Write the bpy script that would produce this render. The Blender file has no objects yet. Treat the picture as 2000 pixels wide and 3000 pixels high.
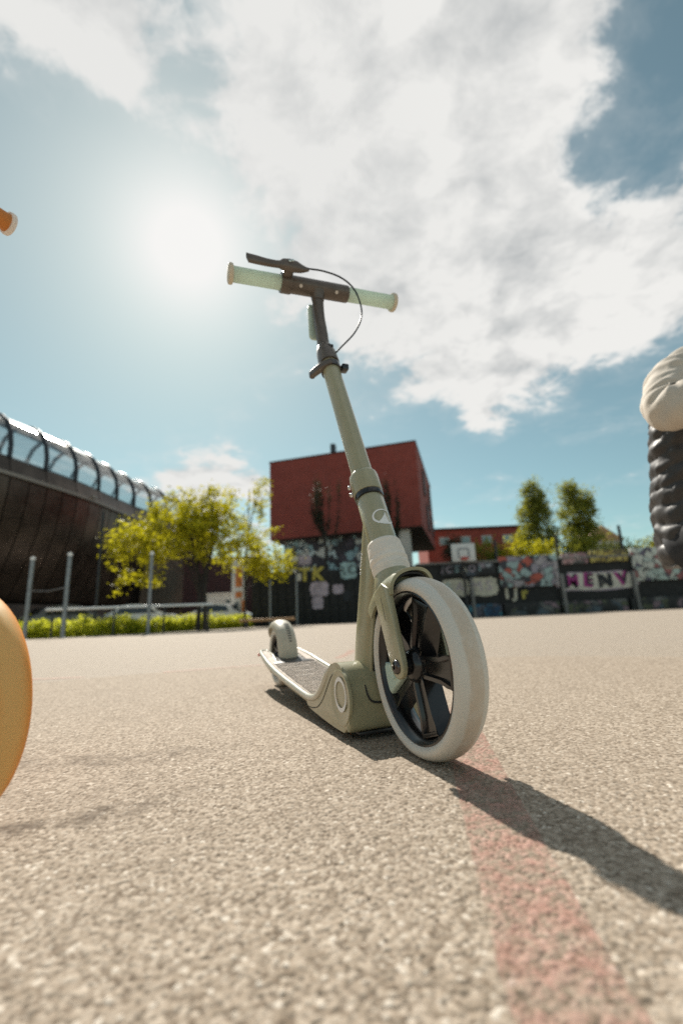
import bpy, bmesh, math, random
import numpy as np
from mathutils import Vector, Matrix

R = math.radians
scene = bpy.context.scene
col = scene.collection
random.seed(7)

# ------------------------------------------------------------------ camera
PITCH, ROLL, CAM_H, FPX = R(13.3), R(2.5), 0.19, 1333.0
F_ = Vector((0, math.cos(PITCH), math.sin(PITCH)))
U0 = Vector((0, -math.sin(PITCH), math.cos(PITCH)))
R0 = Vector((1, 0, 0))
CR = R0 * math.cos(ROLL) - U0 * math.sin(ROLL)
CU = R0 * math.sin(ROLL) + U0 * math.cos(ROLL)
cd = bpy.data.cameras.new('camera')
cam = bpy.data.objects.new('camera', cd)
col.objects.link(cam)
m = Matrix.Identity(4)
for i in range(3):
    m[i][0], m[i][1], m[i][2] = CR[i], CU[i], -F_[i]
m.translation = Vector((0, 0, CAM_H))
cam.matrix_world = m
cd.sensor_fit = 'VERTICAL'
cd.sensor_height = 36.0
cd.lens = FPX / 3000 * 36
cd.clip_start = 0.02
cd.clip_end = 5000
cd.dof.use_dof = True
cd.dof.focus_distance = 0.67
cd.dof.aperture_fstop = 2.8
scene.camera = cam


def ray(x, y):
    """Direction of a point of the photograph (2000 x 3000)."""
    return (F_ * FPX + CR * (x - 1000) + CU * (1500 - y)).normalized()


def at(x, y, Y):
    """Place of that point at Y metres in front of the camera."""
    d = ray(x, y)
    return Vector((0, 0, CAM_H)) + d * (Y / d.y)


# ------------------------------------------------------------------ sky, sun, exposure
SUN_EL, SUN_AZ = R(42.4), R(-20.4)
SUN_DIR = Vector((math.sin(SUN_AZ) * math.cos(SUN_EL), math.cos(SUN_AZ) * math.cos(SUN_EL), math.sin(SUN_EL)))
scene.view_settings.view_transform = 'Standard'
scene.view_settings.look = 'None'
scene.view_settings.gamma = 1
scene.view_settings.use_curve_mapping = False
scene.view_settings.exposure = 0.4
scene.render.engine = 'CYCLES'
scene.cycles.use_denoising = False
scene.cycles.max_bounces = 8
scene.cycles.transparent_max_bounces = 16
scene.cycles.sample_clamp_indirect = 6
scene.cycles.caustics_reflective = False
scene.cycles.caustics_refractive = False


class NT:
    """Short hand for building node trees."""
    def __init__(self, tree):
        self.t = tree
        self.t.nodes.clear()

    def n(self, kind, **kw):
        nd = self.t.nodes.new(kind)
        for k, v in kw.items():
            setattr(nd, k, v)
        return nd

    def put(self, nd, key, v):
        if v is None:
            return
        s = nd.inputs[key]
        if isinstance(v, bpy.types.NodeSocket):
            self.t.links.new(v, s)
        else:
            s.default_value = v

    def math(self, op, a, b=None, c=None, clamp=False):
        nd = self.n('ShaderNodeMath', operation=op, use_clamp=clamp)
        self.put(nd, 0, a); self.put(nd, 1, b); self.put(nd, 2, c)
        return nd.outputs[0]

    def vmath(self, op, a, b=None, out=0):
        nd = self.n('ShaderNodeVectorMath', operation=op)
        self.put(nd, 0, a); self.put(nd, 1, b)
        return nd.outputs[out]

    def mix(self, f, a, b, mode='MIX'):
        nd = self.n('ShaderNodeMix', data_type='RGBA', blend_type=mode)
        self.put(nd, 0, f)
        self.put(nd, 6, a if not isinstance(a, tuple) or len(a) == 4 else (*a, 1))
        self.put(nd, 7, b if not isinstance(b, tuple) or len(b) == 4 else (*b, 1))
        return nd.outputs[2]

    def noise(self, vec, scale, detail=4, rough=.55, dist=0, out=0):
        nd = self.n('ShaderNodeTexNoise')
        self.put(nd, 'Vector', vec); nd.inputs['Scale'].default_value = scale
        nd.inputs['Detail'].default_value = detail; nd.inputs['Roughness'].default_value = rough
        nd.inputs['Distortion'].default_value = dist
        return nd.outputs[out]

    def voro(self, vec, scale, feature='F1', out=0, rand=1):
        nd = self.n('ShaderNodeTexVoronoi', feature=feature)
        self.put(nd, 'Vector', vec); nd.inputs['Scale'].default_value = scale
        nd.inputs['Randomness'].default_value = rand
        return nd.outputs[out]

    def smooth(self, v, a, b, lo=0.0, hi=1.0):
        nd = self.n('ShaderNodeMapRange', interpolation_type='SMOOTHSTEP')
        self.put(nd, 0, v)
        for i, q in enumerate((a, b, lo, hi)):
            nd.inputs[i + 1].default_value = q
        return nd.outputs[0]

    def ramp(self, f, stops):
        nd = self.n('ShaderNodeValToRGB')
        e = nd.color_ramp.elements
        while len(e) < len(stops):
            e.new(.5)
        for i, (p, c) in enumerate(stops):
            e[i].position = p; e[i].color = (*c, 1)
        self.put(nd, 0, f)
        return nd.outputs[0]


world = bpy.data.worlds.new('World')
scene.world = world
world.use_nodes = True
w = NT(world.node_tree)
sky = w.n('ShaderNodeTexSky', sky_type='NISHITA', sun_disc=False)
sky.sun_elevation = SUN_EL
sky.sun_rotation = SUN_AZ
sky.altitude = 50
sky.air_density = 1.0
sky.dust_density = .4
sky.ozone_density = 1.5
SKY_STRENGTH = 0.070
dirv = w.n('ShaderNodeTexCoord').outputs['Generated']
dirn = w.vmath('NORMALIZE', dirv)
sep = w.n('ShaderNodeSeparateXYZ'); w.put(sep, 0, dirn)
dz = w.math('ADD', w.math('MAXIMUM', sep.outputs[2], 0.0), 0.16)
pl = w.n('ShaderNodeCombineXYZ')
w.put(pl, 0, w.math('DIVIDE', sep.outputs[0], dz)); w.put(pl, 1, w.math('DIVIDE', sep.outputs[1], dz))
pl = pl.outputs[0]
# where the cloud banks stand in the sky: heading and height of each bank, its size, its weight
banks = [(1080, 300, 400, .62), (1290, 560, 420, .66), (860, 430, 260, .45), (1560, 800, 340, .62), (1300, 930, 250, .42),
         (1800, 860, 260, .45), (1480, 1020, 190, .42), (760, 130, 190, .34), (400, 210, 130, .42), (210, 90, 120, .42), (60, 0, 110, .42),
         (1600, 20, 190, .45), (1300, 0, 300, .48), (1120, 960, 150, .30), (560, 1390, 130, 1.05), (690, 1400, 90, .6), (10, 230, 70, .5),
         (1500, 640, 200, .25), (1960, 700, 160, .25), (1400, 1215, 50, .55),
         (1820, 220, 200, -1.05), (1770, 520, 95, -.62), (1965, 440, 80, -.5), (1880, 900, 70, -.3), (520, 110, 100, -.42), (520, 420, 130, -.42), (230, 320, 120, -.35), (690, 40, 60, -.25),
         (240, 500, 240, -.62), (100, 900, 380, -.85), (420, 1100, 260, -.7), (640, 880, 200, -.3), (1720, 1300, 300, -.9), (900, 1200, 240, -.7), (1250, 1330, 200, -.6), (760, 700, 90, -.2)]
cov = w.math('ADD', 0.0, .28)
for bx_, by_, br, wt in banks:
    d = ray(bx_, by_)
    sg = br / FPX
    dt = w.vmath('DOT_PRODUCT', dirn, tuple(d), out=1)
    g = w.math('MULTIPLY', w.math('EXPONENT', w.math('MULTIPLY', w.math('SUBTRACT', dt, 1.0), 2 / (sg * sg))), wt)
    cov = w.math('ADD', cov, g)
warp = w.n('ShaderNodeVectorMath', operation='MULTIPLY_ADD')
w.put(warp, 0, w.noise(pl, 2.2, 4, .55, out=1)); warp.inputs[1].default_value = (.22,) * 3; w.put(warp, 2, pl)
wp = warp.outputs[0]
n1 = w.noise(wp, 4.4, 12, .62)
n2 = w.noise(wp, 15.0, 8, .62)
body = w.math('ADD', cov, w.math('MULTIPLY', w.math('SUBTRACT', n1, .5), 3.9))
body = w.math('ADD', body, w.math('MULTIPLY', w.math('SUBTRACT', n2, .5), .8))
dens = w.smooth(body, .18, .92)
thin = w.smooth(body, -.35, .8)
dens = w.math('MAXIMUM', dens, w.math('MULTIPLY', thin, .20))
sun_xy = Vector((SUN_DIR.x, SUN_DIR.y)) / (SUN_DIR.z + .16)
# thicker cloud away from the sun is greyer: compare the cloud with itself a step towards the sun
stp = w.n('ShaderNodeVectorMath', operation='ADD'); w.put(stp, 0, wp); stp.inputs[1].default_value = (-.04, .09, 0)
n1b = w.noise(stp.outputs[0], 4.4, 8, .60)
lit = w.math('ADD', w.math('MULTIPLY', w.math('SUBTRACT', n1, n1b), 3.4), w.smooth(body, .5, 3.0, .98, .66), clamp=True)
cloudc = w.mix(lit, (0.36, 0.375, 0.38), (0.66, 0.655, 0.635))
sdot = w.vmath('DOT_PRODUCT', dirn, tuple(SUN_DIR), out=1)
skyc = w.n('ShaderNodeHueSaturation'); skyc.inputs['Saturation'].default_value = .70
w.put(skyc, 'Color', sky.outputs[0])
skyb = w.n('ShaderNodeVectorMath', operation='MULTIPLY'); w.put(skyb, 0, skyc.outputs[0])
skyb.inputs[1].default_value = (SKY_STRENGTH * .86, SKY_STRENGTH * 1.13, SKY_STRENGTH * .98)


def lobe(sig, amp):
    return w.math('MULTIPLY', w.math('EXPONENT', w.math('MULTIPLY', w.math('SUBTRACT', sdot, 1.0), 2 / (R(sig) ** 2))), amp)


base = w.mix(dens, skyb.outputs[0], cloudc)
veil = w.mix(lobe(25, .42), base, (0.47, 0.48, 0.475))                 # thin haze in front of the sun
halo = w.math('ADD', lobe(6, .80), lobe(12, .42), clamp=True)
final = w.mix(halo, veil, (0.70, 0.695, 0.68))
bg = w.n('ShaderNodeBackground'); w.put(bg, 0, final); bg.inputs[1].default_value = 1.0
w.t.links.new(bg.outputs[0], w.n('ShaderNodeOutputWorld').inputs[0])

sd = bpy.data.lights.new('sun', 'SUN')
sd.energy = 5.0
sd.angle = R(.6)
sd.color = (1.0, .94, .84)
sun = bpy.data.objects.new('sun', sd)
col.objects.link(sun)
sun.rotation_euler = SUN_DIR.to_track_quat('Z', 'Y').to_euler()
sun.location = (0, 0, 30)


# ------------------------------------------------------------------ object helpers
def tag(o, label=None, cat=None, group=None, kind=None):
    if label: o['label'] = label
    if cat: o['category'] = cat
    if group: o['group'] = group
    if kind: o['kind'] = kind
    return o


def thing(name, label, cat, loc=(0, 0, 0), rot=(0, 0, 0), group=None):
    o = bpy.data.objects.new(name, None)
    o.empty_display_size = .1
    col.objects.link(o)
    o.location = loc; o.rotation_euler = rot
    return tag(o, label, cat, group)


def put(name, bm, mat, parent=None, smooth=40, loc=None, rot=None):
    """Link a bmesh (or mesh) as one object."""
    if isinstance(bm, bmesh.types.BMesh):
        bmesh.ops.recalc_face_normals(bm, faces=bm.faces[:])
        me = bpy.data.meshes.new(name); bm.to_mesh(me); bm.free()
    else:
        me = bm
    if smooth:
        me.shade_smooth()
        me.set_sharp_from_angle(angle=R(smooth))
    if not me.materials:
        me.materials.append(mat)
    o = bpy.data.objects.new(name, me)
    col.objects.link(o)
    if parent: o.parent = parent
    if loc is not None: o.location = loc
    if rot is not None: o.rotation_euler = rot
    return o


def pymesh(name, v, f):
    me = bpy.data.meshes.new(name); me.from_pydata([tuple(p) for p in v], [], f); me.update()
    return me


def add_loft(bm, rings, cap=True, closed=True):
    vs = [[bm.verts.new(p) for p in r] for r in rings]
    n = len(vs[0])
    for a, b in zip(vs, vs[1:]):
        for i in range(n if closed else n - 1):
            j = (i + 1) % n
            bm.faces.new((a[i], a[j], b[j], b[i]))
    if cap:
        bm.faces.new(vs[0][::-1]); bm.faces.new(vs[-1])
    return bm


def loft(rings, cap=True, closed=True):
    return add_loft(bmesh.new(), rings, cap, closed)


def frame_of(d):
    d = d.normalized()
    a = Vector((0, 0, 1)) if abs(d.z) < .9 else Vector((1, 0, 0))
    x = a.cross(d).normalized()
    return x, d.cross(x)


def add_tube(bm, pts, rad, n=12, cap=True):
    pts = [Vector(p) for p in pts]
    if not hasattr(rad, '__len__'): rad = [rad] * len(pts)
    rings = []
    x = None
    for i, p in enumerate(pts):
        d = (pts[min(i + 1, len(pts) - 1)] - pts[max(i - 1, 0)]).normalized()
        if x is None: x, _ = frame_of(d)
        x = (x - d * x.dot(d)).normalized(); y = d.cross(x)
        rings.append([p + (x * math.cos(t) + y * math.sin(t)) * rad[i] for t in (2 * math.pi * k / n for k in range(n))])
    return add_loft(bm, rings, cap)


def tube(pts, rad, n=12, cap=True):
    return add_tube(bmesh.new(), pts, rad, n, cap)


def spline(pts, n=8):
    """Catmull-Rom through points."""
    P = [Vector(p) for p in pts]; P = [2 * P[0] - P[1]] + P + [2 * P[-1] - P[-2]]
    out = []
    for i in range(1, len(P) - 2):
        a, b, c, d = P[i - 1:i + 3]
        for k in range(n):
            t = k / n
            out.append(.5 * ((2 * b) + (c - a) * t + (2 * a - 5 * b + 4 * c - d) * t * t + (3 * b - a - 3 * c + d) * t ** 3))
    return out + [P[-2]]


def add_lathe(bm, prof, o, axis, n=32, closed=False):
    """prof: (radius, distance along the axis)."""
    o = Vector(o); a = Vector(axis).normalized(); x, y = frame_of(a)
    rings = [[o + a * h + (x * math.cos(t) + y * math.sin(t)) * max(r, 1e-5) for t in (2 * math.pi * k / n for k in range(n))] for r, h in prof]
    if closed: rings.append(rings[0])
    add_loft(bm, rings, cap=not closed)
    if closed: bmesh.ops.remove_doubles(bm, verts=bm.verts[:], dist=1e-7)
    return bm


def lathe(prof, o, axis, n=32, closed=False):
    return add_lathe(bmesh.new(), prof, o, axis, n, closed)


def add_box(bm, c, s, bev=0, M=None):
    b = bmesh.new()
    bmesh.ops.create_cube(b, size=1)
    for v in b.verts: v.co = Vector((v.co.x * s[0], v.co.y * s[1], v.co.z * s[2]))
    if bev: bmesh.ops.bevel(b, geom=b.edges[:], offset=bev, segments=2, profile=.5, affect='EDGES')
    for v in b.verts: v.co = (M @ v.co if M else v.co) + Vector(c)
    t = bpy.data.meshes.new('t'); b.to_mesh(t); b.free(); bm.from_mesh(t); bpy.data.meshes.remove(t)
    return bm


def box(c, s, bev=0, M=None):
    return add_box(bmesh.new(), c, s, bev, M)


def prism(outline, depth, to3, bev=0, seg=2):
    """outline: 2D loop; to3(u, v, w) gives the 3D place, w from -depth/2 to depth/2."""
    b = bmesh.new()
    a = [b.verts.new((u, v, -depth / 2)) for u, v in outline]
    c = [b.verts.new((u, v, depth / 2)) for u, v in outline]
    b.faces.new(a[::-1]); b.faces.new(c)
    n = len(a)
    for i in range(n): b.faces.new((a[i], a[(i + 1) % n], c[(i + 1) % n], c[i]))
    if bev:
        ed = [e for e in b.edges if abs(e.verts[0].co.z - e.verts[1].co.z) < 1e-9]
        bmesh.ops.bevel(b, geom=ed, offset=bev, segments=seg, profile=.5, affect='EDGES', clamp_overlap=True)
    for v in b.verts: v.co = to3(*v.co)
    return b


def sup(n, a, b, e=2.0):
    out = []
    for k in range(n):
        t = 2 * math.pi * k / n; c, s = math.cos(t), math.sin(t)
        out.append((a * math.copysign(abs(c) ** (2 / e), c), b * math.copysign(abs(s) ** (2 / e), s)))
    return out


def text_mesh(txt, size, depth=0.0, shear=0, spacing=1.0, bold=0.0):
    cu = bpy.data.curves.new('lettering', 'FONT')
    cu.body = txt; cu.size = size; cu.extrude = depth; cu.shear = shear; cu.space_character = spacing; cu.offset = bold
    cu.align_x = 'CENTER'; cu.align_y = 'CENTER'
    o = bpy.data.objects.new('lettering', cu)
    col.objects.link(o)
    dg = bpy.context.evaluated_depsgraph_get()
    me = bpy.data.meshes.new_from_object(o.evaluated_get(dg))
    bpy.data.objects.remove(o); bpy.data.curves.remove(cu)
    me.materials.clear()
    return me


# ------------------------------------------------------------------ materials
def principled(name, colr, rough=.5, metal=0, spec=.5, bump=0, bscale=200, var=0, vscale=6, coat=0, trans=None):
    ma = bpy.data.materials.new(name); ma.use_nodes = True
    t = NT(ma.node_tree)
    p = t.n('ShaderNodeBsdfPrincipled')
    co = t.n('ShaderNodeTexCoord').outputs['Object']
    p.inputs['Roughness'].default_value = rough; p.inputs['Metallic'].default_value = metal
    p.inputs['Specular IOR Level'].default_value = spec
    if coat: p.inputs['Coat Weight'].default_value = coat; p.inputs['Coat Roughness'].default_value = .12
    c = (*colr, 1)
    if var:
        nz = t.noise(co, vscale, 5, .6)
        c = t.mix(t.smooth(nz, .3, .7), tuple(x * (1 - var) for x in colr), tuple(min(1, x * (1 + var)) for x in colr))
        t.put(p, 'Roughness', t.smooth(t.noise(co, vscale * 3, 4, .6), .2, .8, rough * .8, min(1, rough * 1.25)))
    t.put(p, 'Base Color', c)
    if bump:
        b = t.n('ShaderNodeBump'); b.inputs['Strength'].default_value = bump; b.inputs['Distance'].default_value = .001
        t.put(b, 'Height', t.noise(co, bscale, 4, .6)); t.t.links.new(b.outputs[0], p.inputs['Normal'])
    out = p.outputs[0]
    if trans:
        tr = t.n('ShaderNodeBsdfTranslucent'); tr.inputs[0].default_value = (*trans[0], 1)
        mx = t.n('ShaderNodeMixShader'); mx.inputs[0].default_value = trans[1]
        t.t.links.new(out, mx.inputs[1]); t.t.links.new(tr.outputs[0], mx.inputs[2]); out = mx.outputs[0]
    t.t.links.new(out, t.n('ShaderNodeOutputMaterial').inputs[0])
    return ma


def ground_material():
    ma = bpy.data.materials.new('pale_asphalt'); ma.use_nodes = True
    t = NT(ma.node_tree)
    co = t.n('ShaderNodeTexCoord').outputs['Object']
    p = t.n('ShaderNodeBsdfPrincipled')
    wob = t.n('ShaderNodeVectorMath', operation='MULTIPLY_ADD')
    t.put(wob, 0, t.noise(co, 150, 2, .5, out=1)); wob.inputs[1].default_value = (.004,) * 3; t.put(wob, 2, co)
    wv = wob.outputs[0]
    vn = t.n('ShaderNodeTexVoronoi', feature='F1'); t.put(vn, 'Vector', wv); vn.inputs['Scale'].default_value = 260
    vn2 = t.n('ShaderNodeTexVoronoi', feature='F1'); t.put(vn2, 'Vector', wv); vn2.inputs['Scale'].default_value = 520
    rnd = t.n('ShaderNodeSeparateColor'); t.put(rnd, 0, vn.outputs['Color'])
    rnd2 = t.n('ShaderNodeSeparateColor'); t.put(rnd2, 0, vn2.outputs['Color'])
    stone = t.ramp(rnd.outputs[0], [(0, (.20, .155, .115)), (.22, (.34, .285, .225)), (.6, (.47, .40, .325)), (1, (.68, .61, .53))])
    stone = t.mix(.5, stone, t.ramp(rnd2.outputs[1], [(0, (.20, .165, .13)), (1, (.56, .495, .42))]))
    # bitumen between the stones
    stone = t.mix(t.smooth(vn.outputs['Distance'], .40, .75, 0, .6), stone, (.10, .075, .052))
    big = t.noise(co, 1.7, 5, .6)
    med = t.noise(co, 14, 4, .6)
    stone = t.mix(t.smooth(big, .35, .7, 0, .30), stone, (.335, .29, .245))
    stone = t.mix(t.smooth(med, .55, .75, 0, .30), stone, (.21, .17, .135))
    # worn dark seam across the court, where the binder shows
    sp = t.n('ShaderNodeSeparateXYZ'); t.put(sp, 0, co)
    line = t.math('SUBTRACT', sp.outputs[1], t.math('MULTIPLY_ADD', sp.outputs[0], 1.25, .72))
    line = t.math('ADD', line, t.math('MULTIPLY', t.math('SUBTRACT', t.noise(co, 7, 4, .6), .5), .16))
    seam = t.smooth(t.math('ABSOLUTE', line), .0, .05, .5, 0)
    seam = t.math('MULTIPLY', seam, t.smooth(sp.outputs[0], -.22, -.06, 1, 0))
    seam = t.math('MULTIPLY', seam, t.smooth(t.noise(co, 90, 4, .7), .4, .6, .3, 1))
    stone = t.mix(seam, stone, (.13, .10, .075))
    stone = t.mix(1.0, stone, (.97, .95, .925), 'MULTIPLY')
    t.put(p, 'Base Color', stone)
    p.inputs['Roughness'].default_value = .8
    p.inputs['Specular IOR Level'].default_value = .18
    h = t.math('SUBTRACT', 1.0, t.math('MULTIPLY', vn.outputs['Distance'], 1.0))
    h = t.math('ADD', h, t.math('MULTIPLY', t.math('SUBTRACT', 1.0, vn2.outputs['Distance']), .45))
    h = t.math('ADD', h, t.math('MULTIPLY', rnd.outputs[1], .7))
    h = t.math('ADD', h, t.math('MULTIPLY', t.noise(co, 45, 3, .6), .5))
    b = t.n('ShaderNodeBump'); b.inputs['Strength'].default_value = .7; b.inputs['Distance'].default_value = .0012
    t.put(b, 'Height', h); t.t.links.new(b.outputs[0], p.inputs['Normal'])
    t.t.links.new(p.outputs[0], t.n('ShaderNodeOutputMaterial').inputs[0])
    return ma


def relief_material():
    """Colours of the single stones of the near ground: 'stone' is the stone's own tone, 'gap' the binder between."""
    ma = bpy.data.materials.new('asphalt_stones'); ma.use_nodes = True
    t = NT(ma.node_tree)
    co = t.n('ShaderNodeTexCoord').outputs['Object']
    p = t.n('ShaderNodeBsdfPrincipled')
    st = t.n('ShaderNodeAttribute', attribute_name='stone').outputs['Fac']
    gp = t.n('ShaderNodeAttribute', attribute_name='gap').outputs['Fac']
    c = t.ramp(st, [(0, (.155, .114, .080)), (.18, (.285, .230, .174)), (.6, (.395, .325, .255)), (.93, (.505, .43, .348)), (1, (.72, .65, .56))])
    c = t.mix(t.smooth(t.noise(co, 900, 3, .6), .35, .7, 0, .35), c, (.24, .19, .143))
    c = t.mix(t.math('MULTIPLY', gp, .62), c, (.085, .062, .043))
    big = t.noise(co, 1.7, 5, .6)
    med = t.noise(co, 14, 4, .6)
    c = t.mix(t.smooth(big, .35, .7, 0, .25), c, (.29, .236, .186))
    c = t.mix(t.smooth(med, .55, .75, 0, .22), c, (.17, .133, .10))
    # worn strips where the stones have gone and the dark binder shows
    sp = t.n('ShaderNodeSeparateXYZ'); t.put(sp, 0, co)
    wob = t.math('MULTIPLY', t.math('SUBTRACT', t.noise(co, 6, 5, .65), .5), .22)
    brk = t.smooth(t.noise(co, 38, 5, .7), .40, .62, .15, 1)
    for k_, b_, wd_, x1_, amt in ((.62, .715, .045, -.16, .75), (.10, .78, .05, -.20, .55)):
        ln = t.math('ADD', t.math('SUBTRACT', sp.outputs[1], t.math('MULTIPLY_ADD', sp.outputs[0], k_, b_)), wob)
        sm = t.math('MULTIPLY', t.smooth(t.math('ABSOLUTE', ln), 0, wd_, amt, 0), t.smooth(sp.outputs[0], x1_ - .12, x1_ + .04, 1, 0))
        c = t.mix(t.math('MULTIPLY', sm, brk), c, (.085, .062, .044))
    # grit and darker old stains
    c = t.mix(t.smooth(t.noise(co, 5.5, 6, .72), .60, .74, 0, .45), c, (.14, .108, .08))
    t.put(p, 'Base Color', c)
    p.inputs['Roughness'].default_value = .85
    p.inputs['Specular IOR Level'].default_value = .15
    t.t.links.new(p.outputs[0], t.n('ShaderNodeOutputMaterial').inputs[0])
    return ma


def line_material():
    """Red court paint left on the stone tops."""
    ma = bpy.data.materials.new('worn_line_paint'); ma.use_nodes = True
    t = NT(ma.node_tree)
    co = t.n('ShaderNodeTexCoord').outputs['Object']
    st = t.n('ShaderNodeAttribute', attribute_name='stone').outputs['Fac']
    gp = t.n('ShaderNodeAttribute', attribute_name='gap').outputs['Fac']
    ed = t.n('ShaderNodeAttribute', attribute_name='edge').outputs['Fac']
    p = t.n('ShaderNodeBsdfPrincipled'); p.inputs['Roughness'].default_value = .7
    t.put(p, 'Base Color', t.mix(st, (.42, .17, .125), (.52, .29, .23)))
    a = t.smooth(t.math('ADD', t.math('MULTIPLY', st, .30), t.noise(co, 42, 5, .7)), .42, .95, 0, .66)
    a = t.math('MULTIPLY', a, t.smooth(t.math('ADD', ed, t.math('MULTIPLY', t.math('SUBTRACT', t.noise(co, 60, 4, .6), .5), .5)), 0, .30))
    a = t.math('MULTIPLY', a, t.math('SUBTRACT', 1.0, t.math('MULTIPLY', gp, .35)))
    mx = t.n('ShaderNodeMixShader'); t.put(mx, 0, a)
    t.t.links.new(t.n('ShaderNodeBsdfTransparent').outputs[0], mx.inputs[1]); t.t.links.new(p.outputs[0], mx.inputs[2])
    t.t.links.new(mx.outputs[0], t.n('ShaderNodeOutputMaterial').inputs[0])
    return ma


def worn_paint(name, colr, wear):
    ma = bpy.data.materials.new(name); ma.use_nodes = True
    t = NT(ma.node_tree)
    co = t.n('ShaderNodeTexCoord').outputs['Object']
    p = t.n('ShaderNodeBsdfPrincipled')
    v = t.n('ShaderNodeTexVoronoi', feature='F1'); t.put(v, 'Vector', co); v.inputs['Scale'].default_value = 215
    rn = t.n('ShaderNodeSeparateColor'); t.put(rn, 0, v.outputs['Color'])
    t.put(p, 'Base Color', t.mix(rn.outputs[1], tuple(x * .75 for x in colr), tuple(min(1, x * 1.2) for x in colr)))
    p.inputs['Roughness'].default_value = .7
    b = t.n('ShaderNodeBump'); b.inputs['Strength'].default_value = .7; b.inputs['Distance'].default_value = .002
    t.put(b, 'Height', t.math('SUBTRACT', 1.0, v.outputs['Distance'])); t.t.links.new(b.outputs[0], p.inputs['Normal'])
    uv = t.n('ShaderNodeTexCoord').outputs['Generated']
    su = t.n('ShaderNodeSeparateXYZ'); t.put(su, 0, uv)
    a = t.math('ADD', t.math('MULTIPLY', rn.outputs[0], .55), t.math('MULTIPLY', t.noise(co, 24, 6, .7), .9))
    a = t.smooth(a, wear - .30, wear + .34)
    tr = t.n('ShaderNodeBsdfTransparent'); mx = t.n('ShaderNodeMixShader')
    t.put(mx, 0, t.math('MULTIPLY', a, .42))
    t.t.links.new(tr.outputs[0], mx.inputs[1]); t.t.links.new(p.outputs[0], mx.inputs[2])
    t.t.links.new(mx.outputs[0], t.n('ShaderNodeOutputMaterial').inputs[0])
    return ma


def tyre_material(name, side, tread, y0=.0085, y1=.0125, dirt=.35, glow=None):
    ma = bpy.data.materials.new(name); ma.use_nodes = True
    t = NT(ma.node_tree)
    co = t.n('ShaderNodeTexCoord').outputs['Object']
    p = t.n('ShaderNodeBsdfPrincipled')
    s = t.n('ShaderNodeSeparateXYZ'); t.put(s, 0, co)
    ay = t.math('ABSOLUTE', s.outputs[1])
    ay = t.math('ADD', ay, t.math('MULTIPLY', t.math('SUBTRACT', t.noise(co, 45, 4, .6), .5), .006))
    f = t.math('MULTIPLY', t.smooth(ay, y0, y1, 1, 0), t.smooth(t.noise(co, 60, 4, .7), .25, .6, 1 - dirt * 1.8, 1))
    c = t.mix(f, side, tread)
    c = t.mix(t.smooth(t.noise(co, 120, 5, .7), .55, .8, 0, dirt), c, tuple(x * .72 for x in side))
    t.put(p, 'Base Color', c)
    t.put(p, 'Roughness', t.smooth(t.noise(co, 90, 4, .6), .3, .7, .48, .66))
    p.inputs['Specular IOR Level'].default_value = .35
    b = t.n('ShaderNodeBump'); b.inputs['Strength'].default_value = .12; b.inputs['Distance'].default_value = .0006
    t.put(b, 'Height', t.noise(co, 400, 4, .6)); t.t.links.new(b.outputs[0], p.inputs['Normal'])
    out = p.outputs[0]
    if glow:                                    # rubber that lets some light through
        tr = t.n('ShaderNodeBsdfTranslucent'); tr.inputs[0].default_value = (*glow, 1)
        mx = t.n('ShaderNodeMixShader'); mx.inputs[0].default_value = .4
        t.t.links.new(out, mx.inputs[1]); t.t.links.new(tr.outputs[0], mx.inputs[2]); out = mx.outputs[0]
    t.t.links.new(out, t.n('ShaderNodeOutputMaterial').inputs[0])
    return ma


def graffiti_material(name, base, paints, scale=1.2, cover=.5, seed=0.0):
    """A dark wall sprayed over with patches of paint."""
    ma = bpy.data.materials.new(name); ma.use_nodes = True
    t = NT(ma.node_tree)
    co = t.n('ShaderNodeTexCoord').outputs['Object']
    co = t.vmath('ADD', co, (seed, seed * 1.7, seed * .6))
    warp = t.vmath('ADD', co, t.vmath('SCALE', t.noise(co, 2.2, 3, .6, out=1), None)) if False else co
    p = t.n('ShaderNodeBsdfPrincipled'); p.inputs['Roughness'].default_value = .7
    nz = t.n('ShaderNodeTexNoise'); t.put(nz, 'Vector', co); nz.inputs['Scale'].default_value = 1.6 * scale; nz.inputs['Detail'].default_value = 3
    off = t.n('ShaderNodeVectorMath', operation='MULTIPLY_ADD')
    t.put(off, 0, nz.outputs['Color']); off.inputs[1].default_value = (1.1 / scale,) * 3; t.put(off, 2, warp)
    v = t.n('ShaderNodeTexVoronoi', feature='F1'); t.put(v, 'Vector', off.outputs[0]); v.inputs['Scale'].default_value = 1.5 * scale
    sc_ = t.n('ShaderNodeSeparateColor'); t.put(sc_, 0, v.outputs['Color'])
    n = len(paints)
    c = t.n('ShaderNodeValToRGB'); c.color_ramp.interpolation = 'CONSTANT'
    e = c.color_ramp.elements
    while len(e) < n: e.new(.5)
    for i, q in enumerate(paints): e[i].position = i / n; e[i].color = (*q, 1)
    t.put(c, 0, sc_.outputs[0])
    edge = t.n('ShaderNodeTexVoronoi', feature='DISTANCE_TO_EDGE'); t.put(edge, 'Vector', off.outputs[0]); edge.inputs['Scale'].default_value = 1.5 * scale
    cc = t.mix(t.smooth(edge.outputs['Distance'], .03, .07, 1, 0), c.outputs[0], (.03, .03, .035))
    a = t.smooth(t.noise(co, .9 * scale, 4, .6), 1 - cover - .06, 1 - cover + .06)
    t.put(p, 'Base Color', t.mix(a, base, cc))
    t.t.links.new(p.outputs[0], t.n('ShaderNodeOutputMaterial').inputs[0])
    return ma


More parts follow.
